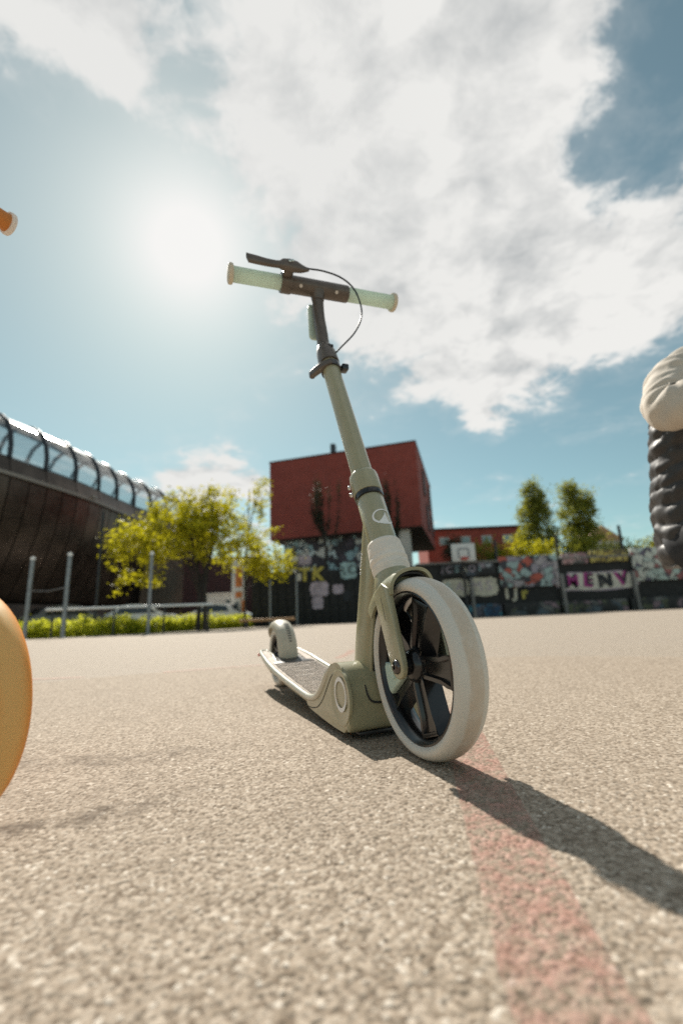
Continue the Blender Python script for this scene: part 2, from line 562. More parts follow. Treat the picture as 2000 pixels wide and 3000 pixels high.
def glass_material(name, tint, refl=.35):
    ma = bpy.data.materials.new(name); ma.use_nodes = True
    t = NT(ma.node_tree)
    g = t.n('ShaderNodeBsdfGlossy'); g.inputs['Roughness'].default_value = .08; g.inputs[0].default_value = (.9, .9, .9, 1)
    tr = t.n('ShaderNodeBsdfTransparent'); tr.inputs[0].default_value = (*tint, 1)
    lw = t.n('ShaderNodeLayerWeight'); lw.inputs[0].default_value = .35
    mx = t.n('ShaderNodeMixShader'); t.put(mx, 0, t.math('MULTIPLY', lw.outputs[0], refl, clamp=True))
    t.t.links.new(tr.outputs[0], mx.inputs[1]); t.t.links.new(g.outputs[0], mx.inputs[2])
    t.t.links.new(mx.outputs[0], t.n('ShaderNodeOutputMaterial').inputs[0])
    return ma


def leaf_material(name, a, b, glow, k=.5):
    ma = bpy.data.materials.new(name); ma.use_nodes = True
    t = NT(ma.node_tree)
    ri = t.n('ShaderNodeNewGeometry').outputs['Random Per Island']
    c = t.mix(ri, a, b)
    d = t.n('ShaderNodeBsdfPrincipled'); t.put(d, 'Base Color', c); d.inputs['Roughness'].default_value = .55
    d.inputs['Specular IOR Level'].default_value = .3
    tr = t.n('ShaderNodeBsdfTranslucent'); t.put(tr, 0, t.mix(ri, glow, tuple(x * .65 for x in glow)))
    mx = t.n('ShaderNodeMixShader'); mx.inputs[0].default_value = k
    t.t.links.new(d.outputs[0], mx.inputs[1]); t.t.links.new(tr.outputs[0], mx.inputs[2])
    t.t.links.new(mx.outputs[0], t.n('ShaderNodeOutputMaterial').inputs[0])
    return ma


M = {}
M['ground'] = ground_material()
M['relief'] = relief_material()
M['line_relief'] = line_material()
M['red_line'] = worn_paint('worn_red_paint', (.60, .22, .155), .70)
M['black'] = principled('black_plastic', (.022, .021, .022), .38, spec=.5, var=.25, vscale=60)
M['black_metal'] = principled('black_alloy', (.008, .0075, .008), .25, spec=.5, coat=.3)
M['dark_rubber'] = principled('dark_rubber', (.02, .02, .022), .6)
M['bronze'] = principled('dark_bronze_metal', (.12, .10, .086), .34, metal=.3, var=.12, vscale=40)
M['steel'] = principled('bolt_steel', (.55, .54, .52), .22, metal=1)
M['chrome_dark'] = principled('dark_bolt', (.10, .09, .09), .16, metal=.9)
M['white_print'] = principled('white_print', (.80, .80, .79), .4)
M['cable'] = principled('cable_sheath', (.012, .015, .017), .35)
M['red_lens'] = principled('red_lens', (.65, .05, .03), .25, coat=.5)
M['galv'] = principled('galvanised_steel', (.24, .255, .27), .40, metal=.6, var=.2, vscale=9)
M['pole_dark'] = principled('dark_painted_pole', (.02, .023, .028), .45)
M['cap'] = principled('post_cap', (.85, .84, .82), .3)
M['house_glass'] = principled('dark_recess_glass', (.018, .018, .02), .55)
M['rail_white'] = principled('pale_rail', (.82, .82, .80), .35)
M['wood_rail'] = principled('bench_wood', (.48, .28, .14), .6, var=.25, vscale=4)
M['bark'] = principled('bark', (.07, .055, .042), .85, var=.35, vscale=9, bump=.6, bscale=40)
M['trunk_dark'] = principled('dark_bark', (.03, .026, .022), .85, var=.3, vscale=9)
M['leaf_lime'] = leaf_material('lime_leaves', (.17, .19, .012), (.33, .32, .018), (.66, .60, .02), .55)
M['leaf_green'] = leaf_material('green_leaves', (.10, .13, .025), (.22, .24, .05), (.42, .42, .05), .5)
M['leaf_bush'] = leaf_material('bush_leaves', (.09, .12, .016), (.22, .24, .035), (.38, .38, .04), .45)
M['leaf_hedge'] = leaf_material('hedge_leaves', (.20, .25, .02), (.40, .44, .05), (.75, .76, .06), .6)
M['leaf_dark'] = leaf_material('dark_leaves', (.018, .022, .014), (.045, .05, .03), (.05, .06, .02), .3)
M['hull'] = principled('dark_bronze_cladding', (.10, .075, .06), .32, metal=.75, var=.3, vscale=.8)
M['hull_brown'] = principled('brown_cladding', (.12, .085, .06), .5, var=.3, vscale=.9)
M['hull_base'] = principled('brown_plinth', (.10, .075, .065), .7, var=.25, vscale=.5)
M['rib'] = principled('dark_blue_rib', (.018, .024, .035), .4)
M['ledge'] = principled('grey_ledge', (.28, .25, .22), .45, metal=.3)
M['crown_sheet'] = principled('bright_roof_sheet', (.80, .79, .76), .16, metal=.55)
M['glass'] = glass_material('canopy_glass', (.84, .86, .86), .45)
M['dark_glass'] = principled('dark_window', (.02, .024, .028), .12, coat=.4)
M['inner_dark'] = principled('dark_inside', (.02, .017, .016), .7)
M['red_render'] = principled('red_render', (.25, .054, .041), .85, var=.10, vscale=1.3, bump=.3, bscale=30)
M['red_brick'] = principled('far_red_wall', (.33, .072, .05), .85, var=.12, vscale=.8)
M['white_wall'] = principled('white_wall', (.62, .58, .53), .75, var=.08, vscale=1.2)
M['maroon'] = principled('maroon_wall', (.065, .024, .024), .7, var=.15, vscale=1)
M['soffit'] = principled('dark_soffit', (.035, .03, .028), .8)
M['black_wall'] = principled('black_timber', (.014, .015, .015), .75, var=.4, vscale=3)
M['concrete'] = principled('weathered_concrete', (.20, .195, .185), .85, var=.2, vscale=1.5)
M['orange_panel'] = principled('orange_panel', (.62, .20, .05), .5)
M['white_panel'] = principled('white_panel', (.74, .71, .67), .45)
M['car_white'] = principled('white_car_paint', (.72, .71, .69), .22, coat=.8)
M['car_grey'] = principled('grey_car_paint', (.10, .095, .095), .25, coat=.8)
M['board_white'] = principled('board_white', (.62, .63, .63), .5)
M['board_grey'] = principled('board_grey', (.16, .18, .20), .5)
M['hoop_red'] = principled('hoop_red', (.5, .05, .03), .45)
M['terrace'] = principled('terrace_soil', (.045, .045, .025), .9, var=.4, vscale=.5)
M['paint_white'] = principled('spray_white', (.56, .54, .47), .7, var=.15, vscale=3)
M['paint_black'] = principled('spray_black', (.012, .016, .022), .65)
M['paint_magenta'] = principled('spray_magenta', (.32, .03, .20), .65)
M['paint_yellow'] = principled('spray_yellow', (.42, .36, .07), .65, var=.2, vscale=3)
M['paint_lilac'] = principled('spray_lilac', (.40, .34, .40), .65, var=.25, vscale=3)
M['paint_teal'] = principled('spray_teal', (.30, .44, .46), .65, var=.25, vscale=3)
M['paint_cream'] = principled('spray_cream', (.50, .47, .38), .65, var=.2, vscale=4)
GR = {
    'tags': graffiti_material('graffiti_tags', (.016, .017, .019), [(.35, .37, .40), (.10, .13, .17), (.28, .24, .28), (.12, .16, .20)], 1.5, .45, 3.1),
    'mural': graffiti_material('graffiti_mural', (.03, .03, .033), [(.32, .42, .42), (.36, .33, .35), (.05, .05, .06), (.42, .10, .07), (.30, .27, .32)], 1.5, .72, 8.3),
    'pink': graffiti_material('graffiti_pink', (.05, .045, .045), [(.42, .25, .26), (.48, .36, .36), (.10, .10, .10), (.35, .20, .22)], 2.2, .75, 1.9),
    'yellow': graffiti_material('graffiti_yellow', (.05, .045, .03), [(.42, .33, .07), (.34, .26, .06), (.50, .42, .12), (.15, .12, .05)], 2.2, .8, 5.2),
    'pale': graffiti_material('graffiti_pale', (.30, .34, .32), [(.45, .53, .50), (.52, .55, .50), (.12, .11, .16), (.40, .50, .47), (.30, .12, .12), (.50, .52, .48)], 1.7, .8, 11.4),
    'blue': graffiti_material('graffiti_blue', (.015, .018, .022), [(.03, .12, .20), (.05, .20, .27), (.10, .10, .13), (.02, .06, .12)], 1.6, .6, 6.6),
    'dim': graffiti_material('graffiti_dim', (.02, .021, .02), [(.14, .14, .13), (.22, .15, .17), (.10, .11, .06), (.09, .12, .14)], 1.3, .5, 9.7),
    'base': graffiti_material('graffiti_under_house', (.05, .04, .042), [(.62, .70, .72), (.36, .50, .54), (.10, .08, .10), (.66, .64, .60), (.06, .05, .06)], 1.2, .62, 2.4),
}

# ------------------------------------------------------------------ kick scooter (x forward, y to its left, z up)
A_SLOPE = .438
A_DIR = Vector((-A_SLOPE, 0, 1)).normalized()
N_DIR = Vector((A_DIR.z, 0, -A_DIR.x))          # forward of the steering axis


def axis_at(z):
    return Vector((-.086 - (z - .30) * A_SLOPE, 0, z))


def axis_lathe(prof, n=40):
    """prof: (radius, height z on the steering axis)."""
    o = axis_at(prof[0][1])
    return lathe([(r, (axis_at(z) - o).length * (1 if z >= prof[0][1] else -1)) for r, z in prof], o, A_DIR, n)


def wheel(parent, name, c, tyre_prof, rim_prof, hub_prof, spokes, mats, spoke_shape, depth, n=72):
    """Rim mesh with tyre, hub and spokes as its sub-parts."""
    sym = lambda p: [(r, y) for r, y in p] + [(r, -y) for r, y in reversed(p) if y > 1e-6]
    rim = put(name, lathe(sym(rim_prof), c, (0, 1, 0), n, closed=True), mats['rim'], parent)
    put('tyre', lathe(sym(tyre_prof), c, (0, 1, 0), n, closed=True), mats['tyre'], rim, smooth=60)
    put('hub', lathe(hub_prof, c, (0, 1, 0), 40), mats['rim'], rim)
    for a in spokes:
        ca, sa = math.cos(R(a)), math.sin(R(a))

        def to3(u, v, q):
            return c + Vector((u * ca - v * sa, q, u * sa + v * ca))
        half = spoke_shape
        outl = [(u, -v) for u, v in half] + [(u, v) for u, v in reversed(half)]
        b = prism(outl, depth, lambda u, v, q: Vector((u, v, q)), bev=.0018, seg=2)
        b.normal_update()
        big = [f for f in b.faces if abs(f.normal.z) > .99 and f.calc_area() > 4e-4 * (half[-1][0] / .0885)]
        bmesh.ops.inset_individual(b, faces=big, thickness=.0050, depth=0)
        bmesh.ops.inset_individual(b, faces=big, thickness=.0022, depth=-.0050)
        for v in b.verts: v.co = to3(*v.co)
        put('spoke', b, mats['rim'], rim, smooth=30)
    return rim


def arch(c, th0, th1, prof, thick, nth=18, nu=20, tip=0.0):
    """Mudguard: prof(t) -> (half width, crown radius, side radius) at fraction t from th0 to th1."""
    rows_o, rows_i = [], []
    for i in range(nth + 1):
        t = i / nth
        wd, rc, rs = prof(t)
        ro, ri = [], []
        for k in range(nu + 1):
            u = math.pi * (k / nu - .5)
            su = math.copysign(abs(math.sin(u)) ** .85, u)
            cu = abs(math.cos(u)) ** .75
            th = R(th0 + tip * abs(su) ** 2.2 + (th1 - th0 - tip * abs(su) ** 2.2) * t)
            e = Vector((math.cos(th), 0, math.sin(th)))
            ro.append(c + e * (rs + (rc - rs) * cu) + Vector((0, wd * su, 0)))
            ri.append(c + e * (rs + (rc - rs - thick) * cu) + Vector((0, (wd - thick) * su, 0)))
        rows_o.append(ro); rows_i.append(ri)
    b = bmesh.new()
    rings = [o + i[::-1] for o, i in zip(rows_o, rows_i)]
    return add_loft(b, rings)


def column_dims(z):
    """Centre, half length and half width of the upright frame column at height z."""
    zz = [.058, .10, .15, .20, .257, .31, .365, .39]
    rear = [-.208, -.206, -.196, -.183, -.165, -.150, -.135, -.130]
    front = [-.136, -.139, -.128, -.113, -.098, -.098, -.108, -.113]
    half = [.032, .030, .028, .026, .0245, .022, .018, .012]
    f = lambda a: float(np.interp(z, zz, a))
    return (f(rear) + f(front)) / 2, (f(front) - f(rear)) / 2, f(half)


def column_side(s, z):
    c, a, b = column_dims(z)
    q = min(.98, abs((s - c) / a))
    return b * (1 - q ** 2.8) ** (1 / 2.8)


def wrap(me, fn):
    for v in me.vertices: v.co = fn(v.co.x, v.co.y, v.co.z)
    me.update()
    return me


def build_scooter(root, pal):
    paint, grip, cap = pal['paint'], pal['grip'], pal['cap']
    wm = {'rim': M['black_metal'], 'tyre': pal['tyre']}
    AX = Vector((0, 0, .1235))
    # ---- front wheel
    fw = wheel(root, 'front_wheel', AX,
               [(.099, .0150), (.1025, .0178), (.1048, .0205), (.1080, .0230), (.1120, .0237), (.1160, .0218), (.1195, .0172), (.1218, .0112), (.1230, .0052), (.1234, 0)],
               [(.1005, 0), (.1005, .0145), (.1042, .0172), (.1040, .0190), (.1012, .0198), (.0980, .0172), (.0945, .0120), (.0922, .0060), (.0916, 0)],
               [(.004, -.030), (.0125, -.030), (.0130, -.0245), (.0165, -.0235), (.0205, -.0205), (.0235, -.0130), (.0240, 0), (.0235, .0130), (.0205, .0205), (.0165, .0235), (.0130, .0245), (.0125, .030), (.004, .030)],
               [-74 + 72 * k for k in range(5)], wm,
               [(.016, .0135), (.026, .0150), (.045, .0155), (.066, .0165), (.080, .0180), (.0930, .0225)], .028)
    # pale clip-in reflector between two spokes
    o = []
    for k in range(9):
        a = R(181 + 32 * k / 8); o.append((.0855 * math.cos(a), .0855 * math.sin(a)))
    inn = [(.038 * math.cos(R(a)), .038 * math.sin(R(a))) for a in (212, 198, 182)]
    b = prism([(x, z) for x, z in o + inn], .012, lambda u, v, q: AX + Vector((u, -.012 + q, v)), bev=.003, seg=3)
    put('reflector_clip', b, pal['mint'], fw)
    rb = bmesh.new()
    add_tube(rb, [AX + Vector((.058 * math.cos(R(a)), -.0185, .058 * math.sin(R(a)))) for a in range(188, 205, 3)], .004, 10)
    put('reflector_rib', rb, pal['mint'], fw)
    # ---- fork
    d = (Vector((-.034, 0, .226)) - AX).normalized(); nn = Vector((d.z, 0, -d.x))
    T = Vector((-.034, 0, .226))
    for sgn in (-1, 1):
        pts = []
        for k in range(13):
            t = math.pi * k / 12
            p = AX + nn * (.0168 * math.cos(t)) - d * (.0168 * math.sin(t)); pts.append((p.x, p.z))
        for p in (T - nn * .0245, T + d * .010 - nn * .020, T + d * .014 + nn * .008, T + nn * .0235):
            pts.append((p.x, p.z))
        fl = put('fork_blade', prism(pts, .0085, lambda u, v, q, s=sgn: Vector((u, s * (.0365 - .0012 * 0) + q, v)), bev=.0022, seg=3), paint, root)
        put('axle_washer', lathe([(.010, 0), (.010, .003), (.0062, .003), (.006, 0)], AX + Vector((0, sgn * .029, 0)), (0, sgn, 0), 28), M['steel'], fl)
        put('axle_bolt', lathe([(.0098, 0), (.0098, .0012), (.0088, .0032), (.0062, .0047), (.0034, .0050), (.0032, .0028), (.0001, .0028)], AX + Vector((0, sgn * .0407, 0)), (0, sgn, 0), 28), M['chrome_dark'], fl)
        gb = bmesh.new()
        g0, g1 = T - nn * .003 - d * .006, T * .62 + AX * .38 - nn * .002
        add_box(gb, ((g0 + g1) / 2) + Vector((0, sgn * .0406, 0)), (.0022, .0006, (g0 - g1).length), 0, Matrix.Rotation(math.atan2(d.x, d.z), 3, 'Y'))
        put('groove_shade', gb, pal['dark_paint'], fl)  # darker strip paints a groove's shade onto the flat blade
        if sgn < 0:
            ang = math.atan2(-d.x, -d.z)
            tm = text_mesh('SUSPENSION SYSTEM', .0068, 0, 0, 1.0)
            mid = AX * .52 + T * .48 - d * .002 - nn * .0005
            put('suspension_lettering', wrap(tm, lambda x, y, z: Vector((mid.x - d.x * x * .86 + nn.x * y, -.04085, mid.z - d.z * x * .86 + nn.z * y))), pal['pale_print'], fl, smooth=0)
    hood = put('fork_crown', arch(AX, 88, 140, lambda t: (.0385 + .0015 * math.sin(math.pi * t), .1385 + .004 * t, .100 + .004 * t), .005, 20, 24, 5), paint, root, smooth=60)
    put('inner_guard', arch(AX, 91, 138, lambda t: (.0325, .1320, .103), .003, 14, 18, 5), M['dark_rubber'], hood, smooth=60)
    put('crown_neck', axis_lathe([(.036, .226), (.036, .238), (.0325, .250), (.0285, .262), (.027, .272)]), paint, root)
    # ---- suspension boot
    bp = [(.0275, .2500)]
    for k in range(41):
        q = k / 40; z = .2512 + .0548 * q
        r = .0292 + .0022 * math.sin(math.pi * min(1, q * 1.08)) ** .8
        wav = .0008 * math.sin((q - .22) * math.pi * 2 * 4.2) * (math.sin(math.pi * (q - .2) / .55) if .2 < q < .75 else 0)
        bp.append((r + wav, z))
    bp += [(.0290, .3085), (.0275, .3112), (.0245, .3120)]
    put('rubber_boot', axis_lathe(bp, 48), pal['boot'], root, smooth=60)
    # ---- head tube, ring, upper stem
    ht = put('head_tube', axis_lathe([(.0245, .296), (.0245, .3975), (.0235, .399)], 48), paint, root)
    put('headset_ring', axis_lathe([(.0236, .399), (.0262, .3998), (.0266, .4045), (.0262, .4085), (.0236, .4095)], 48), M['black_metal'], root)
    cl = put('stem_collar', axis_lathe([(.0236, .4085), (.0268, .4098), (.0272, .4130), (.0272, .4440), (.0262, .4495), (.0232, .4535), (.0205, .4545)], 48), paint, root)
    for z in (.4175, .433):
        q = axis_at(z) - N_DIR * .012 + Vector((0, -.0262, 0))
        put('collar_bolt', lathe([(.0042, 0), (.0042, .003), (.003, .0045), (.0001, .0045)], q, (-.3, -1, 0), 16), M['steel'], cl)
    put('steering_tube', axis_lathe([(.0202, .452), (.0199, .62), (.0197, .797)], 48), paint, root)
    # logo: ring and peak on the front of the head tube
    r = .02495
    lc = axis_at(.349)

    def oncyl(u, v, off=.0):
        a = u / r + R(6)
        return lc + A_DIR * v + (N_DIR * math.cos(a) + Vector((0, math.sin(a), 0))) * (r + off)
    bm = bmesh.new()
    N = 64
    lo, li = [], []
    for k in range(N):
        t = 2 * math.pi * k / N
        lo.append((.0215 * math.cos(t), .0158 * math.sin(t)))
        li.append((.0186 * math.cos(t) + .0006, .0128 * math.sin(t) + .0006))
    vo = [bm.verts.new(oncyl(*p)) for p in lo]; vi = [bm.verts.new(oncyl(*p)) for p in li]
    for k in range(N):
        bm.faces.new((vo[k], vo[(k + 1) % N], vi[(k + 1) % N], vi[k]))
    rows = []
    for k in range(13):                         # peak with a sweeping left flank
        v = -.0128 + .0225 * k / 12
        q = k / 12
        left = -.0150 * (1 - q) ** 1.7 + .0030 * q
        right = .0075 - .0040 * q
        rows.append([bm.verts.new(oncyl(left + (right - left) * j / 6, v, .0001)) for j in range(7)])
    for a, b2 in zip(rows, rows[1:]):
        for j in range(6): bm.faces.new((a[j], a[j + 1], b2[j + 1], b2[j]))
    put('round_emblem', bm, M['white_print'], ht, smooth=0)
    # ---- quick release ring
    z = .748
    qr = put('quick_release', axis_lathe([(.0198, z - .008), (.0236, z - .0078), (.0240, z), (.0236, z + .0078), (.0198, z + .008)], 40), M['black_metal'], root)
    qc = axis_at(z)
    b = bmesh.new()
    add_box(b, qc + Vector((.012, .028, 0)), (.022, .016, .015), .003)
    put('clamp_lug', b, M['black_metal'], qr)
    lp = [(.026, -.006), (.012, -.026), (-.018, -.046), (-.026, -.045), (-.022, -.034), (.004, -.018), (.014, -.004)]
    b = prism(lp, .018, lambda u, v, q: qc + N_DIR * u + Vector((0, v, 0)) + A_DIR * q, bev=.0025, seg=2)
    put('clamp_lever', b, M['bronze'], qr)
    put('lever_pivot', lathe([(.0065, 0), (.0065, .014), (.005, .016), (.0001, .016)], qc - N_DIR * .020 + Vector((0, -.040, 0)) - A_DIR * .008, A_DIR, 20), M['chrome_dark'], qr)
    # ---- collar of the T-bar
    co_ = put('upper_collar', axis_lathe([(.0205, .764), (.0240, .764), (.0245, .772), (.0232, .800), (.0200, .818), (.0165, .826), (.0152, .828)], 40), M['bronze'], root)
    put('collar_slot', box(axis_at(.806) + N_DIR * .0215 + Vector((0, .006, 0)), (.004, .012, .006), .001), M['dark_rubber'], co_)
    neck = spline([axis_at(.80), axis_at(.835), (-.329, 0, .875), (-.341, 0, .925), (-.3435, 0, .965), (-.342, 0, 1.005)], 6)
    nk = put('bar_neck', tube(neck, [.0148] * len(neck), 24), M['bronze'], root, smooth=60)
    BC = Vector((-.342, 0, 1.008)); tilt = .035
    bdir = Vector((0, 1, tilt)).normalized()
    bar = put('crossbar', lathe([(.0185, -.094), (.0208, -.0935), (.0213, -.080), (.0213, .078), (.0205, .0815), (.018, .082)], BC, bdir, 32), M['bronze'], root)
    put('neck_weld', tube([BC + Vector((.0, 0, -.036)), BC + Vector((0, 0, -.022)), BC + Vector((0, 0, -.012))], [.0152, .0175, .021], 24), M['bronze'], nk)
    for y in (-.048, .046):
        put('bar_screw', lathe([(.0042, 0), (.0042, .0012), (.0001, .0016)], BC + bdir * y + Vector((.0165, 0, -.0132)), (.78, 0, -.62), 16), M['steel'], bar)
    for sgn in (-1, 1):
        y0 = .093 if sgn < 0 else .0815
        g = put('hand_grip', lathe([(.0150, y0), (.0183, y0 + .001), (.0180, .15), (.0183, .208), (.0200, .2105), (.0160, .2115)], BC, bdir * sgn, 36), grip, root, smooth=50)
        put('grip_end', lathe([(.0175, .2100), (.0232, .2108), (.0243, .2150), (.0236, .2195), (.019, .2212), (.0001, .2214)], BC, bdir * sgn, 36), cap, g, smooth=50)
    # ---- brake lever and cable
    bk = put('brake_clamp', lathe([(.0185, -.0955), (.0232, -.0950), (.0240, -.092), (.0240, -.072), (.0232, -.069), (.0205, -.0685)], BC, bdir, 32), M['bronze'], root)
    ring = lambda p, w_, h: [Vector(p) + Vector((a, 0, c_)) for a, c_ in sup(16, w_, h, 2.6)]
    put('brake_arm', loft([[Vector(p) + Vector((0, a, c_)) for a, c_ in sup(16, .0125, .010, 2.8)] for p in ((-.330, -.0825, 1.012), (-.315, -.083, 1.012), (-.298, -.083, 1.014), (-.288, -.083, 1.015))]), M['bronze'], bk, smooth=50)
    put('brake_body', loft([ring((-.294, y, zz), w_, h) for y, zz, w_, h in ((-.108, 1.013, .006, .010), (-.100, 1.015, .0095, .014), (-.084, 1.016, .0105, .016), (-.066, 1.016, .0095, .0135), (-.054, 1.014, .007, .010), (-.044, 1.0145, .0052, .006), (-.036, 1.016, .0035, .0038))]), M['bronze'], bk, smooth=50)
    put('brake_lever', loft([ring((xx, y, zz), w_, h) for xx, y, zz, w_, h in ((-.293, -.098, 1.014, .007, .0095), (-.291, -.118, 1.009, .006, .0088), (-.289, -.140, 1.006, .006, .0095), (-.288, -.165, 1.006, .006, .0108), (-.288, -.182, 1.0065, .0055, .0112), (-.2885, -.187, 1.013, .004, .0062))]), M['bronze'], bk, smooth=50)
    for p in ((-.282, -.086, 1.018), (-.283, -.079, 1.022)):
        put('pivot_screw', lathe([(.003, 0), (.003, .0016), (.0001, .002)], p, (1, 0, -.3), 12), M['steel'], bk)
    cab = spline([(-.291, -.040, 1.0160), (-.29, .002, 1.018), (-.288, .046, 1.008), (-.287, .077, .982), (-.286, .0915, .936), (-.286, .0875, .897), (-.285, .066, .855), (-.284, .030, .812), (-.287, .016, .796)], 8)
    put('brake_cable', tube(cab, .0021, 8), M['cable'], bk, smooth=60)
    put('folding_hook', loft([[Vector((-.3585 + a, -.010 + b_, zz)) for a, b_ in sup(14, .0045 * k, .0125 * k, 3)] for zz, k in ((.872, .55), (.876, .9), (.884, 1), (.958, 1), (.966, .92), (.970, .6))]), pal['mint'], root, smooth=50)
    # ---- upright frame column
    rings = []
    for z in np.linspace(.058, .388, 34):
        c, a, b_ = column_dims(z)
        rings.append([Vector((c + x, y, z)) for x, y in sup(36, a, b_, 2.8)])
    cm = put('frame_column', loft(rings), paint, root, smooth=50)
    # guard lip that follows the wheel along the front of the column
    for sgn in (-1, 1):
        lip = []
        for z in np.linspace(.070, .245, 16):
            c, a, b_ = column_dims(z)
            lip.append(Vector((c + a - .002, sgn * (b_ * .62), z)))
        put('column_lip', tube(lip, [.0035] * len(lip), 10), paint, cm, smooth=60)
    pan = []
    for z in np.linspace(.068, .240, 14):
        c, a, b_ = column_dims(z)
        pan.append([Vector((c + a + .0012, y, z)) for y in (-b_ * .52, 0, b_ * .52)])
    pb = bmesh.new()
    vv = [[pb.verts.new(p) for p in r_] for r_ in pan]
    for a_, b2 in zip(vv, vv[1:]):
        for j in range(2): pb.faces.new((a_[j], a_[j + 1], b2[j + 1], b2[j]))
    put('wheel_side_panel', pb, M['dark_rubber'], cm)
    tm = text_mesh('BTWIN', .0135, 0, .25, 1.02, .0002)
    put('maker_lettering', wrap(tm, lambda x, y, z: (lambda s, zz: Vector((s, -column_side(s, zz) - .0005, zz)))(-.1395 + .0050 * (x / .02) * 1.0 - y, .283 + x * .86)), M['white_print'], cm, smooth=0)
    # ---- housing at the front of the deck
    prof = [(-.365, .026), (-.30, .020), (-.215, .0145), (-.150, .0135), (-.132, .018), (-.125, .030), (-.124, .060), (-.128, .088), (-.140, .108), (-.160, .1190), (-.182, .1195), (-.205, .1110), (-.228, .0930), (-.262, .0640), (-.295, .0475), (-.335, .0420), (-.368, .0440)]
    pf = spline([(x, 0, z) for x, z in prof], 3)
    b = prism([(p.x, p.z) for p in pf], .137, lambda u, v, q: Vector((u, q, v)), bev=.016, seg=5)
    hs = put('front_housing', b, paint, root, smooth=50)
    put('housing_foot', box((-.162, 0, .0120), (.060, .100, .006), .002), M['black'], hs)
    for sgn in (-1, 1):
        dc = Vector((-.158, sgn * .0692, .0665))
        dp = put('side_dish', lathe([(.0440, -.004), (.0440, .0004), (.0425, .0010), (.040, .0004), (.032, -.0006), (.012, -.0010), (.0001, -.0010)], dc, (0, sgn, 0), 48), paint, hs, smooth=50)
        bm = bmesh.new()
        oc = dc + Vector((.003, sgn * .0012, .005))
        N = 56
        vo, vi = [], []
        for k in range(N):
            t = 2 * math.pi * k / N
            vo.append(bm.verts.new(oc + Vector((.0265 * math.cos(t), 0, .0275 * math.sin(t)))))
            vi.append(bm.verts.new(oc + Vector((.0228 * math.cos(t), 0, .0205 * math.sin(t)))))
        for k in range(N): bm.faces.new((vo[k], vo[(k + 1) % N], vi[(k + 1) % N], vi[k]))
        put('white_ring', bm, M['white_print'], dp, smooth=0)
        # seam of the side cover
        npf = len(pf); sl = []
        for i in range(npf):
            tg = (pf[(i + 1) % npf] - pf[i - 1]).normalized()
            if -.355 < pf[i].x < -.165 and (pf[i].z > .05 or (pf[i].x < -.28 and pf[i].z > .035)):
                sl.append((pf[i].x - tg.z * .0165, pf[i].z + tg.x * .0165))
        put('cover_seam', tube([Vector((x, sgn * .0686, z)) for x, z in sl], .0009, 6), M['dark_rubber'], hs)
    sm = spline([(-.176, -.0345, .1195), (-.150, -.0370, .1130), (-.1300, -.0365, .088), (-.1235, -.033, .068), (-.1228, -.024, .0590), (-.1228, .0, .0570), (-.1228, .024, .0590), (-.1235, .033, .068), (-.1300, .0365, .088), (-.150, .0370, .1130), (-.176, .0345, .1195)], 6)
    put('column_gasket', tube(sm, .0016, 8), M['dark_rubber'], hs)
    # ---- deck
    st = [-.362, -.42, -.50, -.58, -.65, -.70]
    tz = [.0440, .0490, .0560, .0640, .0720, .0790]
    hw = [.0680, .0690, .0700, .0710, .0715, .0715]

    def sect(s, z, h, k):
        q = [(-h + .004, z), (-h, z - .004), (-h + .001, z - .012), (-h + .016, z - .022), (-h + .034, z - .026), (h - .034, z - .026), (h - .016, z - .022), (h - .001, z - .012), (h, z - .004), (h - .004, z)]
        return [Vector((s, y, zz)) for y, zz in q]
    dk = put('deck', loft([sect(s, z, h, 0) for s, z, h in zip(st, tz, hw)]), paint, root, smooth=60)
    armz = [(-.690, .0775), (-.740, .0850), (-.790, .0930), (-.840, .1000), (-.880, .1040), (-.896, .1035)]
    for sgn in (-1, 1):
        rg = []
        for i, (s, z) in enumerate(armz):
            wi = [.0180, .0165, .0150, .0145, .0130, .0060][i]
            cy = sgn * [.0530, .0530, .0515, .0490, .0455, .0430][i]
            rg.append([Vector((s, cy + a, z - .010 + b_)) for a, b_ in sup(20, wi, .0105 if i < 5 else .006, 3.2)])
        ar = put('deck_arm', loft(rg), paint, root, smooth=50)
        mt = [[Vector((s, sgn * [.0530, .0530, .0515, .0490, .0455, .0430][i] + a, z + b_)) for a, b_ in ((-.0125 + .001 * i, .0002), (-.0115 + .001 * i, .0022), (.0115 - .001 * i, .0022), (.0125 - .001 * i, .0002))] for i, (s, z) in enumerate(armz[:5])]
        put('arm_grip', loft(mt), pal['mat'], ar, smooth=0)
        if sgn < 0:
            put('side_reflector', box((-.862, -.0665, .0970), (.018, .006, .008), .001), M['red_lens'], ar)
        # bright edge rail from the tail to the housing
        ed = [(-.880, .0340, .1035), (-.890, .0415, .1040), (-.887, .0510, .1040), (-.868, .0590, .1025), (-.830, .0635, .0975), (-.76, .0680, .0885), (-.70, .0702, .0795), (-.62, .0712, .0690), (-.53, .0705, .0590), (-.44, .0695, .0510), (-.375, .0685, .0450), (-.330, .0680, .0440), (-.292, .0675, .0510), (-.258, .0670, .0700), (-.228, .0660, .0960), (-.205, .0640, .1130)]
        pts = spline([(x, sgn * y, z) for x, y, z in ed], 5)
        nr = len(pts)
        put('edge_rail', tube(pts, [.0064 * min(1, .55 + 3 * min(i, nr - 1 - i) / nr * 2.2) for i in range(nr)], 12), pal['rail'], dk, smooth=60)
    mat_ = [[Vector((s, y, z + dz)) for y, dz in ((-h + .008, .0002), (-h + .010, .0022), (h - .010, .0022), (h - .008, .0002))] for s, z, h in zip(st, tz, hw)]
    mt = put('grip_mat', loft(mat_), pal['mat'], dk, smooth=0)
    rb = bmesh.new()
    zf = lambda s: float(np.interp(-s, [-x for x in st], tz))

